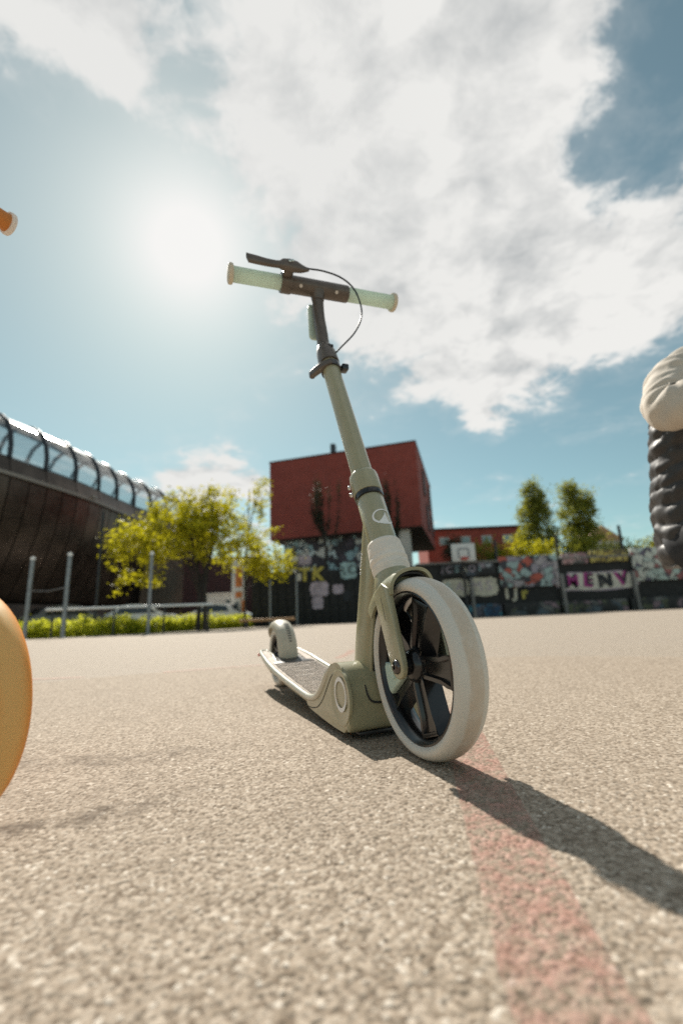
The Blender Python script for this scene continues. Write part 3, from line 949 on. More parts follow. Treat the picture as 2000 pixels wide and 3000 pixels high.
    def ridge(s, y0, y1, wd=.0030):
        z = zf(s) + .0022
        v = [rb.verts.new(p) for p in ((s - wd, y0, z), (s + wd, y0, z), (s + wd * .5, y0, z + .0022), (s - wd * .5, y0, z + .0022), (s - wd, y1, z), (s + wd, y1, z), (s + wd * .5, y1, z + .0022), (s - wd * .5, y1, z + .0022))]
        for f in ((0, 1, 2, 3), (7, 6, 5, 4), (0, 4, 5, 1), (1, 5, 6, 2), (2, 6, 7, 3), (3, 7, 4, 0)): rb.faces.new([v[i] for i in f])
    s = -.370
    k = 0
    while s > -.690:
        ridge(s, -.057, .057, .0032)
        s -= .0105
    for s, y0, y1 in ((-.535, -.040, .004), (-.585, -.030, .02), (-.640, -.050, .025), (-.672, -.056, .058)):
        ridge(s, y0, y1, .0046)
    tag(put('grip_ridges', rb, pal['mat'], mt, smooth=0), kind='stuff')
    # ---- rear wheel and mudguard brake
    RC = Vector((-.850, 0, .0895))
    wheel(root, 'rear_wheel', RC,
          [(.066, .0130), (.0685, .0160), (.0725, .0195), (.0775, .0205), (.0825, .0180), (.0865, .0125), (.0885, .0060), (.0893, 0)],
          [(.0672, 0), (.0672, .0125), (.0695, .0145), (.0690, .0165), (.0650, .0165), (.0610, .0120), (.0590, 0)],
          [(.004, -.026), (.010, -.026), (.0125, -.018), (.015, -.010), (.015, .010), (.0125, .018), (.010, .026), (.004, .026)],
          [-60 + 72 * k for k in range(5)], wm, [(.011, .0095), (.025, .0085), (.045, .0088), (.0600, .0125)], .022, 56)
    rf = put('rear_mudguard', arch(RC, -8, 147, lambda t: (.0285 - .011 * max(0, (t - .80) / .2) ** 2, .1085 + .004 * max(0, t - .8) / .2, .084 + .016 * max(0, (t - .62) / .38)), .0035, 36, 20), pal['boot_dark'], root, smooth=60)
    bm = bmesh.new()
    for k in range(9):
        th = R(62 - 4.6 * k)
        e = Vector((math.cos(th), 0, math.sin(th))); tn = Vector((-math.sin(th), 0, math.cos(th)))
        M3 = Matrix((tn, Vector((0, 1, 0)), e)).transposed()
        add_box(bm, RC + e * .1086 + Vector((0, .005, 0)), (.0028, .016 - .001 * k, .0008), 0, M3)
    put('heel_ribs', bm, M['dark_rubber'], rf, smooth=0)
    put('mudguard_foot', prism([(-.770, -.036), (-.722, -.036), (-.700, -.058), (-.696, -.058), (-.690, 0), (-.696, .058), (-.700, .058), (-.722, .036), (-.770, .036)], .006, lambda u, v, q: Vector((u, v, zf(max(u, -.70)) + .001 + max(0, -u - .70) * .14 + q)), bev=.001), M['black'], rf)
    for sgn in (-1, 1):
        put('axle_nut', lathe([(.0085, 0), (.0085, .005), (.006, .007), (.0001, .007)], RC + Vector((0, sgn * .030, 0)), (0, sgn, 0), 6), M['steel'], root)
        put('dropout_plate', prism([(-.885, .075), (-.82, .070), (-.78, .066), (-.76, .080), (-.82, .098), (-.885, .104)], .006, lambda u, v, q, s=sgn: Vector((u, s * .0325 + q, v)), bev=.001), paint, root)
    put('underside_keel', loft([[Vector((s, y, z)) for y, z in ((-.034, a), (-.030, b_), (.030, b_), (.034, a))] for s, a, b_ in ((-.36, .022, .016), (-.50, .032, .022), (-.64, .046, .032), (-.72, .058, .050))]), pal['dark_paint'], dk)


def scooter_root(label, x, y, heading, lean):
    o = thing('kick_scooter', label, 'scooter', (x, y, 0))
    az = R(heading)
    o.rotation_euler = (Matrix.Rotation(math.atan2(math.cos(az), math.sin(az)), 3, 'Z') @ Matrix.Rotation(R(lean), 3, 'X')).to_euler()
    return o


# ------------------------------------------------------------------ the setting
def sheet(name, x0, x1, y0, y1, z, mat, kind='structure'):
    o = put(name, pymesh(name, [(x0, y0, z), (x1, y0, z), (x1, y1, z), (x0, y1, z)], [(0, 1, 2, 3)]), mat, smooth=0)
    return tag(o, kind=kind)


sheet('ground', -600, 600, -600, 600, 0, M['ground'])
terr = put('terrace', box((14.7, 48.6, 1.45), (38.6, 46, 2.9)), M['terrace'], smooth=0)
tag(terr, kind='structure')


def line_strip(name, pts, wd, label, mat='red_line', z=.0008):
    v, f = [], []
    P = spline([(x, y, z) for x, y in pts], 10) if len(pts) > 2 else [Vector((x, y, z)) for x, y in pts]
    for i, p in enumerate(P):
        d = (P[min(i + 1, len(P) - 1)] - P[max(i - 1, 0)]).normalized(); n = Vector((-d.y, d.x, 0))
        v += [p + n * wd / 2, p - n * wd / 2]
    for i in range(len(P) - 1): f.append((2 * i, 2 * i + 1, 2 * i + 3, 2 * i + 2))
    o = put(name, pymesh(name, v, f), M[mat], smooth=0)
    return tag(o, label, 'court line')



def stone_relief():
    """Real stones on the near court: rows and columns get finer towards the camera side of the court."""
    k = .0023
    nr = int(math.log(2.3 / .2) / k); nc = int(1.74 / k)
    rr = .2 * np.exp(np.arange(nr) * k); aa = -.87 + np.arange(nc) * k
    X = np.outer(rr, np.sin(aa)).ravel(); Y = np.outer(rr, np.cos(aa)).ravel()
    c = .0034
    rng = np.random.default_rng(12)
    ox, oy = -2.2, -.2
    G = (1300, 800)
    jx = rng.uniform(.05, .95, G).astype(np.float32); jy = rng.uniform(.05, .95, G).astype(np.float32)
    H = rng.uniform(.0003, .0014, G).astype(np.float32); Rd_ = rng.uniform(.0015, .0033, G).astype(np.float32)
    T = rng.uniform(0, 1, G).astype(np.float32)
    tx = rng.normal(0, .12, G).astype(np.float32); ty = rng.normal(0, .12, G).astype(np.float32)
    gx = ((X - ox) / c).astype(int); gy = ((Y - oy) / c).astype(int)
    best = np.zeros(len(X), np.float32); tone = np.full(len(X), .3, np.float32); rad = np.ones(len(X), np.float32)
    for dx in (-1, 0, 1):
        for dy in (-1, 0, 1):
            i, j = np.clip(gx + dx, 0, G[0] - 1), np.clip(gy + dy, 0, G[1] - 1)
            ux = X - (ox + (i + jx[i, j]) * c); uy = Y - (oy + (j + jy[i, j]) * c)
            q = (ux * ux + uy * uy) / Rd_[i, j] ** 2
            h = H[i, j] * np.maximum(0, 1 - q) ** .55 + (ux * tx[i, j] + uy * ty[i, j]) * (q < 1)
            h = np.where(q < 1, np.maximum(h, 0), 0)
            w_ = h > best
            best[w_] = h[w_]; tone[w_] = T[i, j][w_]; rad[w_] = q[w_]
    gap = np.clip((.00035 - best) / .00035, 0, 1) ** .7
    # gentle unevenness of the court and a fade to the flat sheet at the rim
    und = .0012 * (np.sin(X * 9 + 1.3 * np.sin(Y * 7)) * np.sin(Y * 8 + np.sin(X * 5)))
    r = np.hypot(X, Y); a_ = np.arctan2(X, Y)
    fade = np.clip((2.3 - r) / .35, 0, 1) * np.clip((.87 - np.abs(a_)) / .06, 0, 1) * np.clip((r - .2) / .03, 0, 1)
    Z = (best + .0009 + und * .5) * fade - .0004 * (1 - fade)
    return nr, nc, np.stack([X, Y, Z], 1).astype(np.float32), tone, gap.astype(np.float32)


def grid_mesh(name, V, quads, attrs):
    used, inv = np.unique(quads, return_inverse=True)
    n, f = len(used), len(quads)
    me = bpy.data.meshes.new(name)
    me.vertices.add(n); me.vertices.foreach_set('co', V[used].ravel())
    me.loops.add(4 * f); me.loops.foreach_set('vertex_index', inv.ravel().astype(np.int32))
    me.polygons.add(f); me.polygons.foreach_set('loop_start', np.arange(0, 4 * f, 4, dtype=np.int32))
    for k, v in attrs.items():
        at_ = me.attributes.new(k, 'FLOAT', 'POINT'); at_.data.foreach_set('value', v[used].astype(np.float32))
    me.update(calc_edges=True)
    me.polygons.foreach_set('use_smooth', np.ones(f, dtype=bool))
    return me


nr, nc, GV, tone, gap = stone_relief()
idx = np.arange(nr * nc).reshape(nr, nc)
Q = np.stack([idx[:-1, :-1], idx[:-1, 1:], idx[1:, 1:], idx[1:, :-1]], -1).reshape(-1, 4)
st_o = put('asphalt_stones', grid_mesh('asphalt_stones', GV, Q, {'stone': tone, 'gap': gap}), M['relief'], bpy.data.objects['ground'], smooth=0)
tag(st_o, kind='stuff')
cy_ = np.array([.10, .30, .54, .72, .92, 1.1]); cx_ = np.array([.086, .106, .142, .170, .20, .225])
ed = np.abs(GV[:, 0] - np.interp(GV[:, 1], cy_, cx_)); hw2 = .033
edge = np.clip((hw2 - ed) / .012, 0, 1) * np.clip((1.05 - GV[:, 1]) / .2, 0, 1)
keep = (ed[Q].max(1) < hw2) & (GV[Q][:, :, 1].max(1) < 1.05)
V2 = GV.copy(); V2[:, 2] += .0003
tag(put('court_line', grid_mesh('court_line', V2, Q[keep], {'stone': tone, 'gap': gap, 'edge': edge}), M['line_relief'], smooth=0),
    'worn red court line running from the bottom edge to the green scooter front wheel', 'court line')
for o in (st_o,): o.data.update()
line_strip('court_line', [(-1.75, 2.02), (-1.10, 1.99)], .045, 'faint red court line just right of the orange tyre', z=.003)
line_strip('court_line', [(-.80, 2.06), (-.42, 2.20), (-.14, 2.34)], .045, 'faint red court line on the ground behind the green scooter rear wheel', z=.003)
line_strip('court_line', [(-.05, 2.42), (.0, 2.70), (.03, 3.0)], .045, 'faint red court line seen between deck and upright column')

# ------------------------------------------------------------------ scooters
olive = principled('olive_paint', (.335, .315, .20), .30, spec=.5, var=.05, vscale=30, coat=.3, bump=.05, bscale=900)
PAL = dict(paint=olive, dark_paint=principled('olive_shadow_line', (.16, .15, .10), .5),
           tyre=tyre_material('beige_tyre', (.63, .60, .54), (.57, .48, .385)),
           boot=principled('beige_rubber', (.72, .665, .59), .55, var=.06, vscale=40),
           boot_dark=principled('khaki_mudguard', (.45, .415, .33), .45, var=.06, vscale=30),
           mint=principled('mint_plastic', (.50, .62, .54), .45), mat=principled('taupe_grip_mat', (.48, .41, .35), .75, var=.2, vscale=60),
           grip=principled('mint_grip', (.60, .70, .63), .5, var=.06, vscale=60, trans=((.72, .82, .72), .38)),
           cap=principled('cream_grip_end', (.72, .66, .55), .5, trans=((.8, .7, .55), .3)),
           rail=principled('pale_edge_metal', (.52, .51, .44), .28, metal=.25), pale_print=principled('pale_print', (.56, .53, .41), .5))
hero = scooter_root('olive green kick scooter with pale tyres standing upright on the court', .108, .682, 158.5, 1.2)
build_scooter(hero, PAL)
ORG = dict(PAL)
org = principled('orange_paint', (.62, .24, .06), .38, var=.05, vscale=30, coat=.15)
ORG.update(paint=org, dark_paint=principled('orange_shadow_line', (.30, .10, .03), .5),
           tyre=tyre_material('orange_tyre', (.92, .33, .045), (.97, .66, .26), .006, .025, .03, (1.0, .58, .18)),  # pale middle band paints the backlit glow into the orange rubber's colour
           boot=principled('orange_rubber', (.72, .36, .12), .55), boot_dark=principled('orange_mudguard', (.60, .27, .09), .45),
           mint=principled('white_plastic', (.75, .72, .66), .45), grip=principled('orange_grip', (.62, .24, .05), .5, trans=((.8, .4, .1), .2)),
           cap=principled('white_grip_end', (.80, .77, .72), .5, trans=((.85, .8, .75), .3)))
other = scooter_root('orange kick scooter at the left picture edge, only tyre and grip showing', -.418, .497, 113.0, 2.9)
build_scooter(other, ORG)


# ------------------------------------------------------------------ foliage
def leaves_mesh(name, pts, size, seed=1, flat=.5):
    """One small folded quad at every point."""
    rng = np.random.default_rng(seed)
    n = len(pts)
    u = rng.normal(size=(n, 3)); u[:, 2] *= flat; u /= np.linalg.norm(u, axis=1)[:, None]
    q = rng.normal(size=(n, 3)); v = np.cross(u, q); v /= np.linalg.norm(v, axis=1)[:, None]
    s = size * rng.uniform(.55, 1.35, (n, 1))
    c = np.asarray(pts)
    V = np.stack([c - u * s, c - v * s * .48 + u * s * .1, c + u * s, c + v * s * .48 + u * s * .1], 1).reshape(-1, 3)
    me = bpy.data.meshes.new(name)
    me.vertices.add(4 * n); me.vertices.foreach_set('co', V.astype(np.float32).ravel())
    me.loops.add(4 * n); me.loops.foreach_set('vertex_index', np.arange(4 * n, dtype=np.int32))
    me.polygons.add(n); me.polygons.foreach_set('loop_start', np.arange(0, 4 * n, 4, dtype=np.int32))
    me.update(calc_edges=True)
    return me


def clumps(rng, blobs, per, spread, shell=.35):
    """Points in clumps spread through ellipsoids (centre, radii, number of clumps)."""
    out = []
    cs = []
    for c, r, n in blobs:
        d = rng.normal(size=(n, 3)); d /= np.linalg.norm(d, axis=1)[:, None]
        k = rng.uniform(shell, 1, (n, 1)) ** .6
        cc = np.asarray(c) + d * k * np.asarray(r)
        cs.append(cc)
        for q in cc:
            out.append(q + rng.normal(size=(int(per * rng.uniform(.5, 1.5)), 3)) * spread * rng.uniform(.6, 1.3))
    return np.concatenate(out), np.concatenate(cs)


def tree(label, base, trunks, blobs, per, spread, leaf, mat, bark='bark', seed=1, name='tree', group=None, branches=26, tr=.07):
    rng = np.random.default_rng(seed)
    root = thing(name, label, 'tree', base, group=group)
    pts, cs = clumps(rng, blobs, per, spread)
    bm = bmesh.new()
    tops = []
    for t in trunks:
        P = spline(t, 5)
        add_tube(bm, P, [tr * (1 - .72 * i / (len(P) - 1)) for i in range(len(P))], 8)
        tops.append(P)
    put('trunk', bm, M[bark], root)
    bm = bmesh.new()
    for q in cs[rng.choice(len(cs), min(branches, len(cs)), replace=False)]:
        P = tops[rng.integers(len(tops))]
        q = Vector(q)
        s = P[int(rng.uniform(.35, .95) * (len(P) - 1))]
        mid = s.lerp(q, .5) + Vector((0, 0, .25 * (q - s).length * .4))
        add_tube(bm, spline([s, mid, q], 4), [tr * .32, tr * .25, tr * .22, tr * .19, tr * .16, tr * .13, tr * .1, tr * .08, tr * .05], 5)
    put('limbs', bm, M[bark], root)
    put('crown', leaves_mesh('crown', pts, leaf, seed), M[mat], root, smooth=0)
    return root


# young lime trees behind the fence posts
tb = at(580, 1845, 19.0); tb.z = 0
tree('young lime tree with bright yellow green crown, denser and left of the pair', tb,
     [[(0, 0, 0), (.02, 0, .9), (.0, .05, 1.9), (-.3, .1, 3.2), (-.5, .1, 4.6)], [(.28, 0, 0), (.25, .05, 1.0), (.2, .1, 2.1), (.5, .1, 3.5), (.5, 0, 5.3)]],
     [((-1.3, 0, 3.85), (2.4, 1.9, 1.05), 100), ((-.6, .3, 4.85), (1.8, 1.6, .95), 70), ((.5, 0, 3.85), (1.9, 1.7, 1.1), 62), ((-2.7, 0, 3.55), (1.3, 1.1, 1.0), 34), ((.3, .2, 5.3), (1.0, .8, .8), 16), ((-2.6, 0, 2.15), (1.1, .9, .35), 10)],
     40, .17, .085, 'leaf_lime', bark='trunk_dark', seed=3, tr=.11)
tb2 = at(716, 1838, 21.5); tb2.z = 0
tree('slender young tree with sparse yellow green leaves in front of the red building', tb2,
     [[(0, 0, 0), (.03, 0, 1.2), (.0, .05, 2.6), (.1, 0, 4.4), (.2, 0, 6.6)]],
     [((.5, 0, 3.3), (1.8, 1.5, .95), 62), ((1.2, 0, 2.75), (1.2, 1.0, .55), 30), ((.2, 0, 4.6), (1.5, 1.2, 1.0), 26), ((.75, 0, 6.0), (.45, .4, 1.3), 14), ((-.9, 0, 5.6), (.9, .6, 1.0), 10)],
     34, .17, .085, 'leaf_lime', bark='trunk_dark', seed=9, tr=.06, branches=34)
tree('tall left one of two slim trees above the graffiti wall', (13.9, 32, 2.9), [[(0, 0, 0), (.05, 0, 2), (0, 0, 4), (.1, 0, 6.4)]],
     [((0, 0, 2.3), (1.5, 1.3, 1.3), 80), ((-.05, 0, 3.9), (1.1, 1.0, 1.2), 60), ((.0, 0, 5.4), (.6, .5, 1.3), 34)], 60, .24, .10, 'leaf_green', seed=21, tr=.09, group='slim trees on the terrace')
tree('tall right one of two slim trees above the graffiti wall', (17.0, 32.3, 2.9), [[(0, 0, 0), (-.05, 0, 2), (.1, 0, 4), (-.1, 0, 6.3)]],
     [((.1, 0, 2.4), (1.4, 1.2, 1.2), 70), ((-.05, 0, 4.0), (1.25, 1.1, 1.2), 56), ((-.5, 0, 5.5), (.65, .5, 1.0), 30), ((.6, 0, 5.0), (.6, .5, 1.0), 24)], 56, .24, .10, 'leaf_green', seed=22, tr=.09, group='slim trees on the terrace')


def dark_tree(label, x, y, h, seed, spread):
    rng = np.random.default_rng(seed)
    root = thing('bare_tree', label, 'tree', (x, y, 2.9))
    bm = bmesh.new(); tips = []
    add_tube(bm, spline([(0, 0, 0), (.05, 0, h * .25), (0, 0, h * .45)], 4), [.10, .095, .09, .085, .08, .075, .07, .065, .06], 7)
    for k in range(9):
        a = rng.uniform(0, 6.28); r = spread * rng.uniform(.4, 1)
        z0 = h * rng.uniform(.18, .45); z1 = h * rng.uniform(.75, 1.02)
        e = Vector((r * math.cos(a), r * math.sin(a) * .6, z1))
        P = spline([(0, 0, z0), (e.x * .75, e.y * .75, z0 + (z1 - z0) * .35), e], 5)
        add_tube(bm, P, [.05 * (1 - .8 * i / 10) for i in range(len(P))], 5)
        tips += [P[int(q)] for q in rng.integers(3, len(P), 9)]
    put('trunk', bm, M['trunk_dark'], root)
    pts = np.concatenate([np.array(t) + rng.normal(size=(26, 3)) * np.array((.09, .09, .26)) for t in tips])
    put('crown', leaves_mesh('crown', pts, .07, seed), M['leaf_dark'], root, smooth=0)


dark_tree('dark upswept tree in front of the red house, left of the scooter stem', -1.1, 27.6, 6.0, 31, 1.1)
dark_tree('dark upswept tree in front of the red house, right of the scooter stem', 3.0, 27.6, 5.6, 37, .9)


def bush(label, c, r, n, per, leaf, mat, seed, spread=.22, group=None):
    rng = np.random.default_rng(seed)
    root = thing('bush', label, 'bush', (c[0], c[1], c[2]), group=group)
    pts, cs = clumps(rng, [((0, 0, r[2] * .85), r, n)], per, spread, .2)
    pts[:, 2] = np.maximum(pts[:, 2], .03)
    put('crown', leaves_mesh('crown', pts, leaf, seed), M[mat], root, smooth=0)
    bm = bmesh.new()
    for q in cs[:10]: add_tube(bm, [(q[0] * .15, q[1] * .15, 0), (q[0] * .5, q[1] * .5, max(.2, q[2]) * .5), q], [.04, .03, .012], 5)
    put('stems', bm, M['bark'], root)


bush('pale yellow bush beside the basketball board', (9.0, 28.5, 2.9), (1.2, 1.0, .95), 30, 60, .09, 'leaf_bush', 41)
bush('broad lime bush below the left slim tree', (11.6, 28.6, 2.9), (1.9, 1.2, .95), 52, 60, .09, 'leaf_lime', 42)
bush('olive green bush below the right slim tree', (15.0, 28.8, 2.9), (1.9, 1.2, .9), 46, 60, .09, 'leaf_bush', 43)
bush('low bush between slim trees and dark pole', (17.6, 28.8, 2.9), (1.2, 1.0, .75), 26, 60, .09, 'leaf_bush', 44)
bush('dense green bush on the wall next to the crouching person', (20.8, 29.2, 2.9), (2.6, 1.2, .95), 60, 70, .09, 'leaf_lime', 45)
bush('black green conifer bush between red house and basketball board', (6.75, 27.6, 2.9), (.62, .7, 1.1), 30, 60, .08, 'leaf_dark', 46)
bush('dark far shrub behind the dark pole by the person', (19.2, 36, 2.9), (1.0, .9, 1.9), 26, 50, .10, 'leaf_dark', 47)

# shrub bed along the court edge
rng = np.random.default_rng(5)
hp = []
hline = [(-13.0, 14.6), (-11.0, 15.3), (-8.2, 16.6), (-6.6, 19.0), (-5.6, 22.0), (-5.2, 24.4)]
hs_ = spline([(x, y, 0) for x, y in hline], 30)
for p in hs_:
    k = rng.uniform(.55, 1.15)
    for _ in range(7):
        c = np.array((p.x, p.y + rng.uniform(-.25, .55), rng.uniform(.05, .52) * k))
        hp.append(c + rng.normal(size=(28, 3)) * (.12, .12, .09))
hp = np.concatenate(hp); hp[:, 2] = np.clip(hp[:, 2], .02, .85)
sb = put('shrub_bed', leaves_mesh('shrub_bed', hp, .06, 8), M['leaf_hedge'], smooth=0)
tag(sb, 'low bright green shrub bed along the court edge', 'shrubs', kind='stuff')


# ------------------------------------------------------------------ posts and rails
def post(label, x, y, h, r, mat='galv', cap=True, lean=0):
    o = thing('fence_post' if cap else 'dark_pole', label, 'post', (x, y, 0), (0, R(lean), 0))
    put('shaft', lathe([(r, 0), (r, h)], (0, 0, 0), (0, 0, 1), 16), M[mat], o)
    put('base_plate', lathe([(r * 2, 0), (r * 2, .012), (r * 1.2, .02)], (0, 0, 0), (0, 0, 1), 16), M[mat], o)
    if cap: put('cap', lathe([(r * 1.12, h - .02), (r * 1.16, h + .03), (r * .8, h + .075), (.001, h + .085)], (0, 0, 0), (0, 0, 1), 16), M['cap'], o)
    return o


post('leftmost steel fence post with bright cap, beside the orange tyre', -9.63, 14, 2.42, .062)
post('steel fence post with bright cap, second from the left edge', -8.48, 14, 2.5, .062)
post('steel fence post standing in front of the lime tree crown', -5.93, 14, 2.42, .05)
post('tall thin dark pole behind the lime tree left side', -9.7, 18.0, 4.9, .055, 'pole_dark', False)
post('dark pole carrying the fence right of the basketball board', 8.7, 25.9, 1.35, .075, 'pole_dark', False).location.z = 2.9
post('dark pole in front of the two slim trees', 12.2, 25.9, 1.5, .075, 'pole_dark', False).location.z = 2.9
post('dark pole near the crouching person', 15.9, 25.9, 1.9, .08, 'pole_dark', False).location.z = 2.9
post('grey post in front of the black fence, left one', -3.95, 24.3, 2.4, .06, 'galv', False)
post('grey post in front of the black fence behind the rear mudguard', -2.55, 24.3, 2.6, .06, 'galv', False)

rail = thing('metal_rail', 'low silver metal rail on dark legs in front of the shrub bed', 'railing', (-7.2, 14.9, 0))
put('top_bar', tube([(-2.4, -.05, .90), (-.4, .35, .90), (2.6, 1.1, .90)], .042, 14), M['rail_white'], rail)
for x, y in ((-2.2, 0), (-.4, .35), (1.1, .73), (2.5, 1.07)):
    put('leg', lathe([(.03, 0), (.03, .87)], (x, y, 0), (0, 0, 1), 12), M['pole_dark'], rail)
wire = thing('wire_cable', 'thin wire strung between the two left fence posts', 'wire', (-9.63, 14, 1.45))
put('strand', tube([(.06, 0, .0), (.6, 0, -.03), (1.08, 0, .06)], .012, 6), M['galv'], wire)
bench = thing('wooden_beam_bench', 'orange brown wooden beam bench behind the rear mudguard', 'bench', (-3.6, 21.3, 0))
put('plank', box((0, 0, .335), (2.5, .32, .12), .015), M['wood_rail'], bench)
for x in (-.95, .95): put('leg', box((x, 0, .138), (.12, .26, .274), .01), M['pole_dark'], bench)


# ------------------------------------------------------------------ bronze hall with glazed walkway
hall = thing('arched_hall', 'long dark bronze hall with arched glass walkway along its roof', 'building', (-17.5, 30, 0))
HO = Vector((-17.5, 30, 0))
path = spline([(-20.0, 14, 0), (-17.9, 20, 0), (-16.9, 23.4, 0), (-16.1, 27.3, 0), (-15.6, 33.1, 0), (-14.4, 38.8, 0), (-12.7, 43.5, 0)], 40)
cum = [0]
for a, b in zip(path, path[1:]): cum.append(cum[-1] + (b - a).length)


def along(s):
    i = int(np.clip(np.searchsorted(cum, s) - 1, 0, len(path) - 2))
    t = (s - cum[i]) / (cum[i + 1] - cum[i])
    p = path[i].lerp(path[i + 1], t); d = (path[i + 1] - path[i]).normalized()
    return p, Vector((d.y, -d.x, 0))        # place and outward direction


def hpt(s, o, z):
    p, n = along(s)
    return p + n * o + Vector((0, 0, z)) - HO


vault = [(.06, 9.15), (.06, 9.8), (-.08, 10.55), (-.42, 11.25)]
crown = [(-.42, 11.26), (-.85, 11.65), (-1.25, 11.86), (-1.7, 11.98), (-2.2, 12.0), (-2.7, 11.9)]
back = [(-2.7, 11.9), (-3.2, 11.5), (-3.5, 10.9), (-3.6, 9.6)]
lower = [(.30, 8.05), (.25, 7.2), (.02, 5.8), (-.45, 4.3), (-1.1, 2.9), (-1.6, 1.9)]


def strip(s0, s1, prof, th=.05, gap=.04, n=2):
    rings = []
    for k in range(n + 1):
        s = s0 + gap + (s1 - s0 - 2 * gap) * k / n
        rings.append([hpt(s, o, z) for o, z in prof] + [hpt(s, o - th, z) for o, z in reversed(prof)])
    return loft(rings)


L = cum[-1]; nb = int(L / 2.1)
for k in range(nb):
    s0, s1 = L * k / nb, L * (k + 1) / nb
    rp = [hpt(s0, o, z) for o, z in vault + crown[1:] + back[1:]]
    put('rib', tube(rp, .12, 8), M['rib'], hall)
    put('glass_panel', strip(s0, s1, vault, .02, .05), M['glass'], hall, smooth=30)
    put('crown_sheet', strip(s0, s1, crown, .03, .05), M['crown_sheet'], hall, smooth=30)
    put('upper_panel', strip(s0, s1, [(.30, 8.20), (.16, 8.7), (.08, 9.12)], .06, .03), M['hull'], hall, smooth=30)
    half = (s0 + s1) / 2
    brown = s0 > L * .70
    for a, b in (((s0, half), (half, s1)) if not brown else [(s0 + (s1 - s0) * j / 4, s0 + (s1 - s0) * (j + 1) / 4) for j in range(4)]):
        lo = lower if not brown else [(.1, 8.0), (-.1, 6.0), (-.3, 4), (-.5, 1.9)]
        put('cladding_panel', strip(a, b, lo, .06, .035, 1), M['hull_brown' if brown else 'hull'], hall, smooth=30)
full = lambda prof, n=40: loft([[hpt(L * k / n, o, z) for o, z in prof] for k in range(n + 1)])
put('ledge', full([(.32, 8.08), (.48, 8.08), (.48, 8.26), (.32, 8.26)]), M['ledge'], hall, smooth=30)
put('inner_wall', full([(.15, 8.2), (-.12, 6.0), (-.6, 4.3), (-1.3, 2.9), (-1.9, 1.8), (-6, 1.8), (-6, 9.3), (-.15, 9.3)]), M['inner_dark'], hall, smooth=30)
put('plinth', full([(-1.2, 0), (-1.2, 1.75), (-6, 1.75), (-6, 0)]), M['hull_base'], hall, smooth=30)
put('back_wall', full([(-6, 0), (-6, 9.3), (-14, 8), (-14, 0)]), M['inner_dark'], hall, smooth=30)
for k in range(0, nb, 3):
    p = hpt(L * (k + .5) / nb, .52, 8.35)
    put('floodlight', box(p, (.22, .30, .20), .03), M['ledge'], hall)

# ------------------------------------------------------------------ maroon annex, kiosk and sign pylon
annex = thing('maroon_annex', 'dark maroon block between bronze hall and orange sign', 'building', (-9.6, 36, 0))
put('wall', box((0, 2, 2.65), (6.2, 4, 5.3)), M['maroon'], annex, smooth=0)
put('roof_edge', box((0, 1.98, 5.36), (6.4, 4.2, .12)), M['soffit'], annex, smooth=0)
kiosk = thing('white_kiosk', 'small white kiosk with dark openings behind the lime tree trunks', 'building', (-8.45, 31, 0))
put('wall', box((0, .8, 1.1), (1.9, 1.6, 2.2)), M['white_wall'], kiosk, smooth=0)
put('roof', box((0, .8, 2.245), (2.1, 1.8, .09)), M['white_wall'], kiosk, smooth=0)
for x, z, w_, h in ((.62, 1.45, .38, .75), (-.42, .62, .42, .36), (.1, .62, .42, .36)):
    fr = put('window', box((x, -.02, z), (w_, .05, h)), M['white_wall'], kiosk, smooth=0)
    put('pane', box((x, -.05, z), (w_ - .07, .02, h - .07)), M['dark_glass'], fr, smooth=0)
pyl = thing('sign_pylon', 'white sign pylon with orange panels beside the lime trees', 'sign', (-6.55, 28.5, 0))
put('body', box((0, 0, 2.05), (.86, .28, 4.1), .02), M['white_panel'], pyl)
for x, z, w_, h in ((.02, 3.05, .42, 1.25), (.02, 1.95, .42, .36), (.30, 1.15, .22, .95)):
    put('orange_panel', box((x, -.148, z), (w_, .02, h), .004), M['orange_panel'], pyl)
put('dark_panel', box((-.1, -.148, 1.35), (.22, .02, .3), .004), M['board_grey'], pyl)


def car(label, x, y, rz, paint):
    o = thing('parked_car', label, 'car', (x, y, 0), (0, 0, rz))
    side = [(-2.05, .28), (-2.1, .62), (-1.95, .86), (-1.55, .95), (-1.15, 1.36), (-.35, 1.47), (.45, 1.40), (1.05, .98), (1.75, .88), (2.05, .68), (2.08, .32)]
    put('body', prism([(p.x, p.z) for p in spline([(a, 0, b) for a, b in side], 3)], 1.72, lambda u, v, q: Vector((u, q * (1 - .16 * max(0, v - .9)), v)), bev=.07, seg=3), paint, o)
    for s in (-1, 1):
        put('side_window', prism([(-1.2, .98), (-1.0, 1.28), (-.35, 1.37), (.40, 1.31), (.88, .99)], .012, lambda u, v, q, s=s: Vector((u, s * (.868 * (1 - .16 * max(0, v - .9))) + q, v))), M['dark_glass'], o, smooth=0)
        for xx in (-1.3, 1.3):
            wl = put('wheel', lathe([(.20, -.09), (.31, -.09), (.325, -.05), (.325, .05), (.31, .09), (.20, .09)], (xx, s * .78, .325), (0, s, 0), 24), M['dark_rubber'], o)
            put('hub_cap', lathe([(.20, .085), (.19, .10), (.06, .115), (.001, .115)], (xx, s * .78, .325), (0, s, 0), 20), M['galv'], wl)
        put('headlight', box((2.0, s * .62, .66), (.12, .32, .13), .03), M['white_panel'], o)
    for x0, z0, x1, z1 in ((.52, 1.37, 1.02, 1.01), (-1.18, 1.34, -1.56, .98)):
        e = .02 if x0 > 0 else -.02
        put('screen', loft([[Vector((xx + e, y_, zz + .012)) for y_ in (-.66, .66)] + [Vector((xx + e, y_, zz + .03)) for y_ in (.66, -.66)] for xx, zz in ((x0, z0), (x1, z1))]), M['dark_glass'], o, smooth=0)


